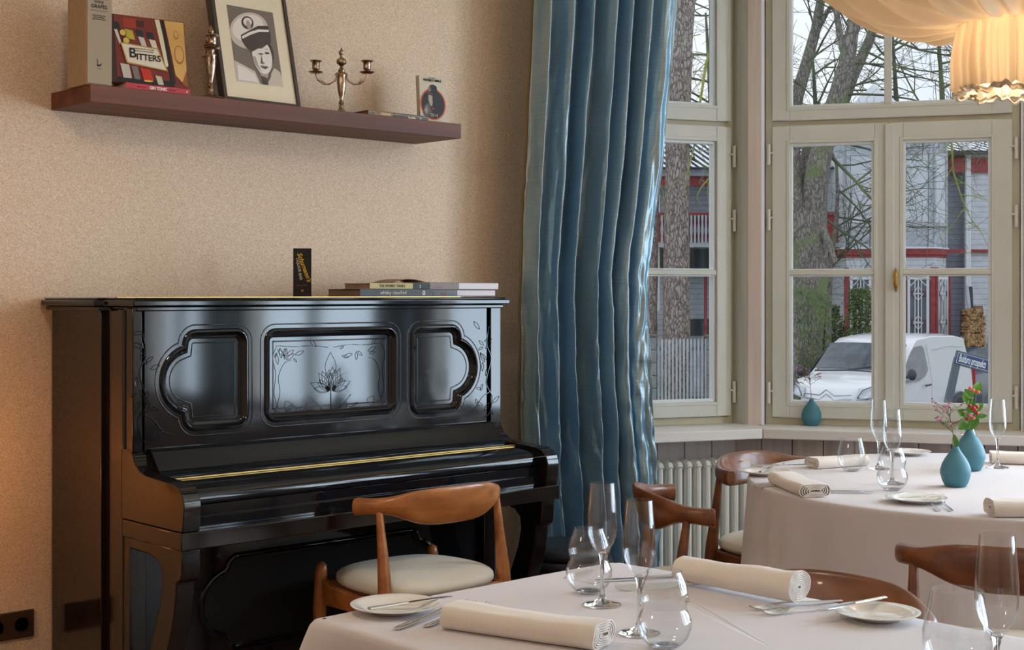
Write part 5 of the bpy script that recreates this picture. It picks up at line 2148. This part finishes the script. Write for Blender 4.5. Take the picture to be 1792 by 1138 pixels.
# ground floor bay windows: white ornate frames with lozenges
z0, z1 = hz(596), hz(478)
for FM, LL, n_w in ((FA, LAB, 3), (FB, LBC, 1)):
    w = LL / n_w
    for i in range(n_w):
        x0, x1 = i * w + .08, (i + 1) * w - .08
        gl_ = vb(MB().box(x0, x1, -.05, -.02, z0, z1 - .1, M=FM), 'bay_window', M_dglass)
        m = MB()
        m.box(x0, x0 + .06, -.10, -.02, z0, z1, M=FM).box(x1 - .06, x1, -.10, -.02, z0, z1, M=FM)
        m.box(x0 + .06, x1 - .06, -.10, -.02, z1 - .16, z1 - .10, M=FM).box(x0 + .06, x1 - .06, -.09, -.02, z0 + .42, z0 + .46, M=FM)
        m.box(x0 + .06, x1 - .06, -.09, -.02, z1 - .50, z1 - .47, M=FM)
        xc = (x0 + x1) / 2
        m.box(xc - .012, xc + .012, -.09, -.05, z0, z1 - .1, M=FM).box(x0 + .16, x0 + .18, -.09, -.05, z0, z1 - .1, M=FM).box(x1 - .18, x1 - .16, -.09, -.05, z0, z1 - .1, M=FM)
        for zz in (z0 + .44, z1 - .485):
            for s in (.11,):
                m.tube([FM @ Vector(p) for p in ((xc - s, -.085, zz), (xc, -.085, zz + s * 1.5), (xc + s, -.085, zz), (xc, -.085, zz - s * 1.5), (xc - s, -.085, zz))], .014, 5)
        for k in (-1, 1):
            m.tube([FM @ Vector(p) for p in ((xc, -.085, z1 - .12), (xc + k * .16, -.085, z1 - .3), (xc + k * .28, -.085, z1 - .12))], .016, 5)
        m.build('white_tracery', M_wfr, gl_)
        m = MB()
        for zz in (z0 + .44, z1 - .485):
            for x in (x0 + .11, x1 - .11):
                m.box(x - .045, x + .045, -.095, -.06, zz - .06, zz + .06, M=FM)
        m.build('purple_pane', M_purp, gl_)
    for i in range(n_w + 1):
        vb(MB().box(i * w - .055, i * w + .055, -.12, 0, GZ, z1 + .12, M=FM), 'red_post', M_redt)
# bay roof
pts = scaled(ply, .08)
apex = ((BXA + BXB) / 2, 33.9, hz(138))
m = MB().add([(a, b, hz(244)) for a, b in pts] + [apex], [(i, (i + 1) % 5, 5) for i in range(5)])
m.add([(a, b, hz(244)) for a, b in pts], [(4, 3, 2, 1, 0)])
vb(m, 'bay_roof', mat('snowy_bay_roof', rgb(206, 212, 220), .6, var=.08, vscale=2))

# leaning planks and fire wood beside the bay
fwp = empty('firewood_pile', (0, 0, 0), 0, 'netted pile of split firewood against the villa wall', 'firewood')
fwp.matrix_world = VX
rr = random.Random(9)
m = MB()
for i in range(7):
    for j in range(11):
        x, z = hx(1662 + i * 4.2 + rr.uniform(-1, 1)), hz(600 - j * 5.6 + rr.uniform(-1.5, 1.5))
        if j > 8 and i > 5:
            continue
        a = rr.uniform(0, 3)
        r_ = .055 + rr.random() * .02
        m.prism([(x + r_ * cos(a + k * 2 * PI / 3), z + r_ * sin(a + k * 2 * PI / 3)) for k in range(3)], 31.6, 32.0, 'y')
lg = m.build('logs', M_log, fwp)
lg['kind'] = 'stuff'
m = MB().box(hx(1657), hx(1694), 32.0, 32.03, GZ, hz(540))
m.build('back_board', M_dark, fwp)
for (xa, za_, xb, zb2, mm, lab) in ((1690, 610, 1678, 500, M_ptrim, 'long grey plank leaning on the villa wall beside the firewood'), (1690, 600, 1686, 502, M_dark, 'dark plank leaning on the villa wall beside the firewood'), (1701, 600, 1700, 535, mat('brown_plank', rgb(142, 104, 84), .8), 'short brown board leaning on the villa wall')):
    wd_ = .035 if mm is not M_dark else .05
    if lab.startswith('short'):
        wd_ = .10
    o = MB().prism([(hx(xa) - wd_, hz(za_)), (hx(xa) + wd_, hz(za_)), (hx(xb) + wd_, hz(zb2)), (hx(xb) - wd_, hz(zb2))], 32.4 if 'long' in lab else 32.5, 32.45 if 'long' in lab else 32.55, 'y').build('plank', mm)
    o.matrix_world = VX
    tag(o, lab, 'plank')

# ---------------------------------------------------------------- picket fences
FD = 30.0
FPX = F / FD


def fx(px):
    return (px - CX) / FPX


ztop = .345


def fence(x0, x1, m, label, posts, pitch=.078, zt=ztop, d=FD):
    e = empty('picket_fence', (0, 0, 0), 0, label, 'fence')
    e.matrix_world = VX
    mb = MB()
    x = x0
    while x < x1:
        if not any(abs(x - p) < .08 for p in posts):
            mb.prism([(x - .022, GZ + .05), (x + .022, GZ + .05), (x + .022, zt - .03), (x, zt + .01), (x - .022, zt - .03)], d, d + .02, 'y')
        x += pitch
    mb.build('pickets', m, e)
    MB().box(x0, x1, d + .02, d + .06, zt - .25, zt - .18).box(x0, x1, d + .02, d + .06, GZ + .25, GZ + .33).build('rail', M_fenced, e)
    for p in posts:
        q = MB()
        for k in range(6):
            q.box(p - .07, p + .07, d - .05, d + .10, GZ + k * .275, GZ + (k + 1) * .275 - .012)
        po = q.build('post', M_block, e, bevel=.006)
        MB().box(p - .10, p + .10, d - .08, d + .13, GZ + 1.64, GZ + 1.69).build('post_cap', M_moss, po, bevel=.01)
    return e


fence(fx(700), fx(1300), M_fence, 'pale grey picket fence with block posts behind the narrow window', [fx(945), fx(1044), fx(1143), fx(1242)])
fence(fx(1375), fx(1560), M_fenced, 'shade-darkened grey picket fence behind the mossy tree and the van', [fx(1475)])
fence(fx(1562) * 1.06, fx(1800) * 1.06, M_fence, 'grey picket fence behind the rear of the van', [], d=31.8)


# ---------------------------------------------------------------- trees
def tree_branches(m, p, d, L, r, depth, rr, bend=.35, up=.05, kids=3, minr=.004):
    """grow a wandering branch and its forks into mesh m"""
    n = 5
    pts, rad_ = [p.copy()], [r]
    q, dd = p.copy(), d.normalized()
    forks = []
    for i in range(n):
        dd = (dd + Vector((rr.uniform(-1, 1), rr.uniform(-.5, .5), rr.uniform(-1, 1))) * bend * .5 + Vector((0, 0, up))).normalized()
        q = q + dd * L / n
        pts.append(q.copy())
        rad_.append(max(minr, r * (1 - .75 * (i + 1) / n)))
        forks.append((q.copy(), dd.copy(), rad_[-1]))
    m.tube(pts, rad_, 5 if r < .03 else 7, cap=False)
    if depth > 0:
        for k in range(kids):
            b, bd, br = forks[rr.randrange(0, n)]
            a = Vector((rr.uniform(-1, 1), rr.uniform(-.5, .5), rr.uniform(-.6, .9)))
            tree_branches(m, b, bd * .55 + a.normalized() * .85, L * rr.uniform(.45, .75), max(minr, br * .75), depth - 1, rr, bend, up, kids, minr)


def pv(px, py, d):
    return Vector(((px - CX) / F * d, d, CH - (py - HY) / F * d))


# tall pine in the narrow window
pt = empty('pine_tree', (0, 0, 0), 0, 'tall pine trunk with scaly bark seen through the narrow window', 'tree')
pt.matrix_world = VX
D = 31.2


def trunkmesh(keys, d, n=28, rough=.03, seed=0):
    """keys: (px centre, py, px width)"""
    m = MB()
    K = 60

    def fn(u, v):
        k = v * (len(keys) - 1)
        i = min(int(k), len(keys) - 2)
        t = k - i
        cx, cy, w = [keys[i][q] + (keys[i + 1][q] - keys[i][q]) * t for q in range(3)]
        c = pv(cx, cy, d)
        r = w / 2 / F * d
        a = 2 * PI * u
        r *= 1 + rough * 2 * noise.noise(Vector((cos(a) * 2.5, sin(a) * 2.5, c.z * 2.5 + seed))) + rough * noise.noise(Vector((cos(a) * 8, sin(a) * 8, c.z * 4 + seed)))
        return (c.x + r * cos(a), c.y + r * sin(a), c.z)
    return m.grid(fn, n, K, closeu=True)


trunkmesh([(1180, 720, 50), (1184, 590, 48), (1184, 400, 44), (1186, 250, 42), (1190, 120, 41), (1197, 0, 39), (1206, -160, 36)], D, seed=1).build('trunk', M_pine, pt, smooth=80)
m = MB()
rr = random.Random(12)
for i in range(10):
    z = rr.uniform(4.0, 8.5)
    b = pv(1196, 300, D)
    tree_branches(m, Vector((b.x, D, z)), Vector((1, rr.uniform(-.3, .3), rr.uniform(-.6, .3))), rr.uniform(1.2, 2.4), .025, 2, rr, .5, -.02, 4)
m.build('branches', M_twig, pt, smooth=80)
p2 = empty('pine_tree', (0, 0, 0), 0, 'pine trunk partly hidden by the right edge of the curtain', 'tree')
p2.matrix_world = VX
trunkmesh([(1128, 720, 44), (1130, 590, 40), (1134, 400, 36), (1140, 200, 34), (1146, 0, 32), (1150, -160, 30)], 31.4, seed=7).build('trunk', M_pine, p2, smooth=80)

# the mossy forked tree in the wide window
mt = empty('mossy_tree', (0, 0, 0), 0, 'mossy forked deciduous tree with bare limbs seen in the left half of the wide window', 'tree')
mt.matrix_world = VX
D = 27.5
trunkmesh([(1398, 745, 66), (1406, 660, 54), (1414, 560, 56), (1416, 480, 66), (1414, 420, 68), (1408, 370, 72)], D, rough=.05, seed=3).build('trunk', M_moss, mt, smooth=80)
lim = MB()


def limb(keys, d, n=14):
    lim.tube([pv(x, y, d + dd) for x, y, w, dd in keys], [w / 2 / F * d for x, y, w, dd in keys], n)


limb([(1398, 400, 44, 0), (1388, 350, 40, 0), (1384, 290, 34, .1), (1386, 220, 30, .2), (1394, 170, 24, .3), (1412, 110, 21, .3), (1428, 50, 18, .4), (1440, -20, 15, .5), (1448, -140, 11, .5)], D)
limb([(1424, 400, 46, 0), (1426, 340, 44, -.1), (1432, 290, 42, -.2), (1446, 230, 36, -.3), (1466, 170, 34, -.3), (1482, 110, 29, -.4), (1490, 60, 24, -.4), (1504, 10, 20, -.5), (1530, -90, 15, -.5)], D)
limb([(1400, 380, 40, .2), (1412, 320, 36, .3), (1418, 260, 30, .5), (1440, 200, 24, .6), (1472, 190, 22, .6), (1494, 130, 20, .7), (1522, 70, 18, .8), (1538, 20, 15, .9), (1560, -80, 11, .9)], D)
limb([(1482, 110, 16, -.4), (1470, 60, 12, -.4), (1462, 10, 10, -.3), (1456, -60, 8, -.2)], D)
limb([(1432, 50, 10, .4), (1448, 20, 8, .3), (1462, 0, 6, .2), (1490, -30, 5, .2)], D)
limb([(1438, 400, 16, -.3), (1452, 430, 12, -.5), (1462, 460, 8, -.6)], D)
lim.build('limbs', M_moss, mt, smooth=80)
m = MB()
rr = random.Random(21)
for (x, y, dx, dz, L, r) in ((1440, 260, .3, -.4, 2.4, .04), (1452, 250, .8, -.25, 1.8, .03), (1390, 180, -.5, .6, 1.2, .02), (1410, 110, .8, .4, 1.6, .022), (1428, 60, -.4, 1, 1.6, .02), (1470, 160, .9, .25, 1.8, .028), (1480, 110, 1, .1, 2.2, .028), (1500, 30, 1, .2, 2.4, .025), (1496, 60, -.5, .8, 1.4, .02), (1525, 60, 1, -.15, 2.4, .03), (1515, 90, 1, -.35, 2.2, .025), (1450, 210, -.3, .9, 1.8, .022), (1440, 380, .9, -.6, 1.9, .028), (1400, 150, -.8, .5, .9, .018), (1430, 30, .8, .5, 1.6, .018), (1462, 20, -.8, .4, 1.2, .016), (1450, 170, .9, -.1, 2.6, .030)):
    tree_branches(m, pv(x, y, D), Vector((dx, rr.uniform(-.3, .2), dz)), L, r, 3, rr, .42, 0, 3, .0045)
m.build('branches', M_twig, mt, smooth=80)
# green barked sapling branches in front of the bay
sp = empty('bare_sapling', (0, 0, 0), 0, 'thin bare sapling with greenish twigs in front of the grey bay', 'tree')
sp.matrix_world = VX
m = MB()
D = 29.0
m.tube([pv(1448, 700, D), pv(1450, 560, D), pv(1453, 470, D), pv(1462, 400, D), (pv(1466, 340, D)), pv(1464, 290, D), pv(1455, 262, D)], [.07, .06, .055, .045, .04, .03, .02], 7)
m.build('trunk', M_moss, sp, smooth=80)
m = MB()
rr = random.Random(33)
for (x, y, dx, dz, L) in ((1455, 460, .9, .7, 2.4), (1460, 400, 1, .4, 2.4), (1465, 340, 1, .6, 2.2), (1465, 330, 1, -.5, 2.6), (1462, 290, 1, .1, 2.0), (1454, 470, .8, 1.2, 2.6), (1464, 380, 1, -.3, 2.8), (1460, 420, 1, .9, 1.8)):
    tree_branches(m, pv(x, y, D), Vector((dx, -.1, dz)), L, .022, 3, rr, .5, 0, 3, .004)
m.build('twigs', M_twig, sp, smooth=80)
# hanging larch-like branches, right half and narrow window
lb = empty('larch_tree', (0, 0, 0), 0, 'larch with yellow green lichened branches hanging across the right half of the wide window', 'tree')
lb.matrix_world = VX
m = MB()
D = 20.0
rr = random.Random(41)
m.tube([pv(1875, -160, D), pv(1760, -60, D), pv(1700, 10, D), pv(1672, 130, D), pv(1664, 230, D), pv(1668, 300, D), pv(1684, 350, D), pv(1700, 385, D)], [.04, .03, .028, .022, .018, .014, .009, .004], 6)
MB().tube([tuple(pv(1880, 0, D))[:2] + (GZ,), tuple(pv(1880, 0, D))[:2] + (6.5,), tuple(pv(1880, 0, D))[:2] + (9,)], [.16, .12, .05], 10).build('trunk', M_pine, lb, smooth=80)
for (x, y, dx, dz) in ((1664, 230, .6, -1), (1668, 290, -.4, -1), (1680, 340, 1, -.3), (1670, 310, .9, -.6), (1690, 365, -.7, -.6), (1664, 250, -.8, -.6), (1700, 385, .8, -.8)):
    tree_branches(m, pv(x, y, D), Vector((dx, 0, dz)), .55, .008, 2, rr, .5, -.05, 2, .003)
m.build('twigs', M_twigg, lb, smooth=80)
lb2 = empty('larch_tree', (0, 0, 0), 0, 'larch whose lichened twigs hang in front of the pine in the narrow window', 'tree')
lb2.matrix_world = VX
m = MB()
MB().tube([tuple(pv(1312, 0, D))[:2] + (GZ,), tuple(pv(1312, 0, D))[:2] + (6.5,), tuple(pv(1312, 0, D))[:2] + (9,)], [.13, .10, .05], 10).build('trunk', M_pine, lb2, smooth=80)
m.tube([pv(1312, -30, D), pv(1260, 40, D), pv(1236, 110, D), pv(1222, 200, D), pv(1216, 250, D), pv(1204, 300, D), pv(1200, 325, D), pv(1196, 348, D)], [.03, .022, .02, .016, .012, .01, .007, .003], 6)
m.tube([pv(1312, 160, D), pv(1262, 220, D), pv(1244, 308, D), pv(1226, 330, D), pv(1219, 345, D), pv(1226, 358, D)], [.018, .014, .012, .01, .007, .003], 6)
for (x, y, dx, dz) in ((1236, 110, -.8, -.4), (1222, 200, .9, -.5), (1216, 250, .7, -.8), (1204, 300, -.6, -.5), (1232, 250, .5, -1), (1244, 308, -.3, -1), (1230, 140, -1, -.8), (1226, 60, -.9, -.2), (1226, 180, -1, -.9)):
    tree_branches(m, pv(x, y, D), Vector((dx, 0, dz)), .6, .008, 2, rr, .5, -.05, 2, .003)
m.build('twigs', M_twigg, lb2, smooth=80)


# distant bare trees against the sky
def far_tree(px, d, h, seed, label, spread=1.0):
    e = empty('bare_tree', (0, 0, 0), 0, label, 'tree', 'bare trees beyond the villa')
    e.matrix_world = VX
    rr = random.Random(seed)
    b = pv(px, HY, d)
    m = MB()
    m.tube([(b.x, d, GZ), (b.x + .1, d, GZ + h * .35), (b.x + .2, d, GZ + h * .7), (b.x, d, GZ + h)], [.22, .18, .10, .03], 8)
    m.build('trunk', M_twig, e, smooth=80)
    m = MB()
    for i in range(12):
        z = GZ + h * rr.uniform(.3, .95)
        a = rr.uniform(0, 2 * PI)
        tree_branches(m, Vector((b.x + .1, d, z)), Vector((cos(a), sin(a) * .5, rr.uniform(.1, .9))), rr.uniform(2.2, 3.8) * spread, .040, 3, rr, .45, .02, 3, .006)
    m.build('branches', M_twig, e, smooth=80)


far_tree(1040, 43, 11, 57, 'distant bare tree beyond the left end of the villa roof')
far_tree(1235, 42, 11, 51, 'distant bare tree right of the pine in the narrow window')
far_tree(1640, 44, 11.5, 52, 'distant bare tree behind the villa in the middle of the wide window')
far_tree(1745, 40, 10, 53, 'distant bare tree behind the villa at the right of the wide window', .9)
far_tree(1560, 47, 12, 54, 'distant bare tree behind the bay roof')
far_tree(1420, 46, 11, 55, 'distant bare tree behind the mossy tree')
# conifer far off
# evergreen shrubs behind the fence


def shrub(px, py_top, py_bot, w, d, label, seed, n=900, m_=None):
    e = empty('evergreen_shrub', (0, 0, 0), 0, label, 'shrub', 'evergreen shrubs by the fence')
    e.matrix_world = VX
    rr = random.Random(seed)
    top, bot = pv(px, py_top, d), pv(px, py_bot, d)
    st_ = MB()
    for i in range(7):
        x = rr.uniform(-.6, .6) * w
        st_.tube([(top.x + x * .3, d, GZ), (top.x + x, d + rr.uniform(-.2, .2), top.z - rr.uniform(.1, .5))], [.025, .006], 5)
    st_.build('stem', M_stemg, e)
    m = MB()
    for i in range(n):
        t = rr.random() ** .8
        z = bot.z + (top.z - bot.z) * t
        r = w * (1.1 - .75 * t) * math.sqrt(rr.random())
        a = rr.uniform(0, 2 * PI)
        c = Vector((top.x + r * cos(a), d + r * sin(a) * .6, z))
        s = rr.uniform(.03, .06)
        u = Vector((rr.uniform(-1, 1), rr.uniform(-1, 1), rr.uniform(-1, 1))).normalized()
        v = u.orthogonal().normalized()
        m.add([c - u * s, c + v * s * .45, c + u * s, c - v * s * .45], [(0, 1, 2, 3)])
    o = m.build('foliage', M_leafd, e, smooth=0)
    return e


shrub(1506, 505, 690, .62, 29.2, 'evergreen bush in front of the bay, right of the sapling', 61, 2200)
shrub(1455, 535, 690, .5, 29.3, 'evergreen bush right of the mossy trunk', 62, 1500)
iv = MB()
rr = random.Random(71)
for i in range(800):
    t = rr.random()
    c = pv(1420 + rr.uniform(-26, 34), 510 + 170 * t, 27.0 + rr.uniform(-.1, .25))
    s = rr.uniform(.02, .045)
    u = Vector((rr.uniform(-.4, .4), rr.uniform(-.3, .3), 1)).normalized()
    v = Vector((1, rr.uniform(-.6, .6), 0)).normalized()
    iv.add([c - u * s, c + v * s * .4, c + u * s, c - v * s * .4], [(0, 1, 2, 3)])
o = iv.build('climbing_ivy', M_leafd, smooth=0)
o.matrix_world = VX
tag(o, 'straggly ivy climbing the lower trunk of the mossy tree', 'ivy', kind='stuff')

# ---------------------------------------------------------------- white van
fv = Vector((-.64, -.77)).normalized()                     # forward in (right, away)
lv = Vector((-fv.y, fv.x))                                  # the van's left
fc = Vector((5.42, 24.0))                                   # front bumper centre
VM = VX @ Matrix(((fv.x, lv.x, 0, fc.x), (fv.y, lv.y, 0, fc.y), (0, 0, 1, GZ), (0, 0, 0, 1)))
# van local: x forward (front bumper at 0, rear at -4.38), y left, z up
van = empty('white_van', (0, 0, 0), 0, 'white delivery van parked at the kerb facing the window', 'van')
van.matrix_world = VM
VP = [(-4.38, .32), (-4.40, .70), (-4.36, 1.15), (-4.22, 1.62), (-4.05, 1.76), (-3.6, 1.82), (-2.6, 1.84), (-1.9, 1.79), (-1.62, 1.70), (-.95, 1.20), (-.86, 1.14), (-.45, 1.09), (-.14, .99), (-.04, .88), (.0, .62), (-.02, .30)]


def half_w(x, z):
    h = .895
    if z > .95:
        h -= .15 * ((z - .95) / .89) ** 1.3
    if x > -.75:
        h -= .30 * ((x + .75) / .75) ** 2.4
    if x < -4.1:
        h -= .06
    return h


def vpt(i, s):
    x, z = VP[i]
    h = half_w(x, z)
    zz = z - (.045 * abs(s) ** 5 if z > 1.0 else .0)
    xx = x - (.16 * abs(s) ** 3 if x > -.4 else (.10 * abs(s) ** 3 if -1.7 < x < -.8 else 0)) + (.06 * abs(s) ** 4 if x < -4.2 else 0)
    return (xx, h * s, zz)


SS = [-1, -.96, -.8, -.5, 0, .5, .8, .96, 1]
m = MB()
vs = [vpt(i, s) for i in range(len(VP)) for s in SS]
fs = []
ns_ = len(SS)
for i in range(len(VP) - 1):
    for j in range(ns_ - 1):
        a = i * ns_ + j
        fs.append((a, a + 1, a + ns_ + 1, a + ns_))
m.add(vs, fs)
for sgn, j in ((-1, 0), (1, ns_ - 1)):
    ids = [i * ns_ + j for i in range(len(VP))]
    low = []
    # side skin split in vertical strips down to the sill
    top_i = 0
    m.add([vs[k] for k in ids], [tuple(range(len(ids)))])
m.build('body', M_van, van, smooth=50, bevel=.02, seg=2)
# windscreen
wsn = MB()
W1, W2 = VP[8], VP[9]


def wsf(u, v):
    s = (u * 2 - 1) * .93
    x = W1[0] + (W2[0] - W1[0]) * (.07 + .88 * v)
    z = W1[1] + (W2[1] - W1[1]) * (.07 + .88 * v)
    h = half_w(x, z)
    return (x - .10 * abs(s) ** 3 * v + .02, h * s, z + .022 - .03 * abs(s) ** 5)


wsn.grid(wsf, 17, 5)
o = wsn.build('windscreen', M_cglass, van, smooth=80)
wp = MB().tube([(-.90, -.72, 1.19), (-.88, 0, 1.22), (-.90, .55, 1.20)], .014, 6)
wp.tube([(-.93, -.1, 1.22), (-1.05, .55, 1.33)], .01, 5)
wp.build('wiper', M_plas, van)
# side windows
for s in (1, -1):
    def sw(pts, off=.012):
        mm_ = MB()
        mm_.add([(x, s * (half_w(x, z) + off), z) for x, z in pts], [tuple(range(len(pts)))])
        return mm_
    sw([(-1.05, 1.16), (-1.18, 1.30), (-1.55, 1.55), (-1.75, 1.62), (-2.02, 1.64), (-2.10, 1.58), (-2.12, 1.20), (-1.98, 1.10), (-1.70, 1.03), (-1.30, 1.02), (-1.08, 1.06)]).build('side_window', M_cglass, van)
    h_ = MB().tube([(-1.95, s * .915, .93), (-2.16, s * .915, .94)], .018, 8)
    h_.build('door_handle', M_plas, van)
    ln = MB()
    for pts in ([(-2.24, 1.66), (-2.26, 1.0), (-2.24, .42)], [(-1.0, .95), (-1.05, .6), (-1.15, .42)], [(-2.45, 1.55), (-3.2, 1.60), (-3.9, 1.56)]):
        ln.tube([(x, s * (half_w(x, z) + .004), z) for x, z in pts], .006, 4)
    ln.build('panel_gap', M_ptrim, van)
    # sill and bumper sides
    MB().prism([(-3.0, .22), (-3.0, .46), (-1.05, .42), (-1.05, .22)], min(s * .86, s * .915), max(s * .86, s * .915), 'y').build('side_sill', M_plas, van)
    mir = MB()
    mir.tube([(-1.05, s * .87, 1.12), (-1.02, s * 1.02, 1.14)], .03, 8)
    mir.grid(lambda u, v: (-1.02 + .07 * cos(2 * PI * u) * sin(PI * v), s * (1.06) + .08 * cos(PI * v), 1.17 + .10 * sin(2 * PI * u) * sin(PI * v)), 14, 8, closeu=True)
    mir.build('wing_mirror', M_plas, van, smooth=80)
    for wx in (-.85, -3.55):
        w = MB().lathe([(0, -.1), (.31, -.1), (.325, -.07), (.325, .07), (.30, .1), (.20, .1), (.19, .07), (0, .07)], 28, M=Matrix.Translation((wx, s * .81, .325)) @ Matrix.Rotation(R(-90 * s), 4, 'X'))
        wo = w.build('wheel', M_tyre, van, smooth=40)
        MB().lathe([(0, .075), (.18, .075), (.19, .085), (.17, .095), (0, .09)], 20, M=Matrix.Translation((wx, s * .81, .325)) @ Matrix.Rotation(R(-90 * s), 4, 'X')).build('hub_cap', M_chrome, wo)
        a = MB()
        a.tube([(wx + .37 * cos(t), s * .895, .325 + .40 * sin(t)) for t in [PI * k / 12 for k in range(13)]], .028, 6)
        a.lathe([(0, .0), (.375, .0), (.375, .01), (0, .01)], 28, M=Matrix.Translation((wx, s * .892, .345)) @ Matrix.Rotation(R(-90 * s), 4, 'X'))
        a.build('wheel_arch', M_plas, van)
    hl = MB()

    def hlf(u, v):
        yy = s * (.50 + .33 * v)
        return (-.015 - .16 * (yy / .9) ** 4 * 1.0 - .16 * abs(v) ** 2.5 - .10 * u, yy * 1.0, .76 + .19 * u + .06 * v)
    hl.grid(hlf, 7, 9)
    hl.build('headlamp', M_lamp, van, smooth=80, solid=.01)
    MB().tube([(-.03, s * .52, .80), (-.08, s * .60, .93), (-.16, s * .72, .99), (-.24, s * .80, .97), (-.22, s * .78, .84), (-.12, s * .66, .78), (-.03, s * .52, .80)], .008, 5).build('lamp_rim', M_plas, van)
# bumper, grille, plate, double chevron badge
b = MB()
b.grid(lambda u, v: (.035 - .26 * abs(2 * u - 1) ** 3, (2 * u - 1) * .84, .22 + .46 * v), 15, 3)
b.build('bumper', M_plas, van, smooth=80, solid=.03)
b = MB()
b.grid(lambda u, v: (.055 - .10 * abs(2 * u - 1) ** 3, (2 * u - 1) * .44, .56 + .24 * v), 11, 3)
b.build('front_panel', M_van, van, smooth=80, solid=.02)
MB().box(.065, .075, -.27, .27, .60, .70).build('number_plate', M_wfr, van)
bd = MB()
for dz in (0, -.075):
    bd.tube([(.03, -.44, .845 + dz), (.05, -.14, .825 + dz), (.065, 0, .925 + dz), (.05, .14, .825 + dz), (.03, .44, .845 + dz)], .013, 6)
bd.build('chevron_badge', M_chrome, van)
MB().tube([(-1.75, .2, 1.80), (-1.85, .2, 1.93)], .01, 5).build('aerial', M_plas, van)
MB().box(-4.43, -4.40, .78, .84, .75, 1.25).build('tail_lamp', M_red, van)

# dark car behind the van (only its flank shows)
fc2 = fc - fv * 5.15
CM = VX @ Matrix(((fv.x, lv.x, 0, fc2.x), (fv.y, lv.y, 0, fc2.y), (0, 0, 1, GZ), (0, 0, 0, 1)))
car = empty('dark_grey_car', (0, 0, 0), 0, 'dark grey car parked behind the van at the right edge of the window', 'car')
car.matrix_world = CM
cp = [(-4.2, .30), (-4.25, .85), (-3.7, .98), (-3.1, 1.38), (-1.9, 1.44), (-1.2, .98), (-.25, .80), (0, .60), (0, .30)]
m = MB()
SS2 = [-1, -.9, 0, .9, 1]
vs = []
for x, z in cp:
    for s in SS2:
        h = .86 - (.18 * max(0, z - .9) / .5) - (.14 if x > -.1 or x < -4.2 else 0)
        vs.append((x, s * h, z - (.03 if abs(s) == 1 else 0)))
fs = []
for i in range(len(cp) - 1):
    for j in range(4):
        a = i * 5 + j
        fs.append((a, a + 1, a + 6, a + 5))
fs.append(tuple(i * 5 for i in range(len(cp))))
fs.append(tuple(i * 5 + 4 for i in range(len(cp))))
m.add(vs, fs)
M_dcar = mat('dark_grey_car_paint', rgb(82, 90, 102), .2, coat=.5)
m.build('body', M_dcar, car, smooth=45, bevel=.03)
for s in (1, -1):
    MB().add([(-3.55, s * .80, 1.00), (-3.0, s * .735, 1.32), (-1.95, s * .72, 1.37), (-1.35, s * .81, 1.00)], [(0, 1, 2, 3)]).build('side_window', M_cglass, car)
    for wx in (-.8, -3.4):
        MB().lathe([(0, -.1), (.30, -.1), (.31, 0), (.30, .1), (0, .09)], 24, M=Matrix.Translation((wx, s * .76, .31)) @ Matrix.Rotation(R(-90 * s), 4, 'X')).build('wheel', M_tyre, car, smooth=40)
MB().add([(-1.86, -.68, 1.43), (-1.86, .68, 1.43), (-1.22, .80, 1.01), (-1.22, -.80, 1.01)], [(0, 1, 2, 3)]).build('windscreen', M_cglass, car)

# ---------------------------------------------------------------- street name sign
D = 13.0
sg = empty('street_sign', (0, 0, 0), 0, 'blue street name sign on a slanting grey bracket post in front of the van', 'sign')
sg.matrix_world = VX
a_, b2_ = pv(1675, 613, D), pv(1750, 633, D)
dx = b2_ - a_
ang = math.atan2(dx.z, dx.x)
L = dx.length + .1
SM = Matrix.Translation(a_) @ Matrix.Rotation(-ang, 4, 'Y')
h = 25 / F * D
MB().box(0, L, 0, .03, -h, 0, M=SM).build('frame', M_sgr, sg, bevel=.004)
pl_ = MB().box(.012, L - .01, -.004, .0, -h + .014, -.014, M=SM).build('plate', M_blue, sg, bevel=.002)
mbd = MB()
for (x0, x1, z0, z1) in ((.016, L - .014, -.020, -.017), (.016, L - .014, -h + .017, -h + .020), (.016, .019, -h + .017, -.017)):
    mbd.box(x0, x1, -.006, -.004, z0, z1, M=SM)
mbd.build('border_line', M_wfr, pl_)
t = text('Bulduru prospekts', .100, M_wfr, sg, SM @ Vector((.035, -.0065, -h / 2)), (R(90), -ang, 0), bold=.0012, align='LEFT', sx=.345, ext=.001)
MB().add([tuple(pv(x, y, D) + Vector((0, dy, 0))) for x, y, dy in ((1672, 625, .0), (1682, 633, .0), (1668, 700, 0), (1655, 700, 0), (1640, 900, 0), (1628, 900, 0), (1672, 625, .05), (1682, 633, .05), (1668, 700, .05), (1655, 700, .05), (1640, 900, .05), (1628, 900, .05))],
         [(0, 3, 2, 1), (3, 5, 4, 2), (6, 7, 8, 9), (9, 8, 10, 11), (0, 1, 7, 6), (1, 2, 8, 7), (2, 4, 10, 8), (0, 6, 9, 3), (3, 9, 11, 5), (4, 5, 11, 10)]).build('post', M_sgr, sg)
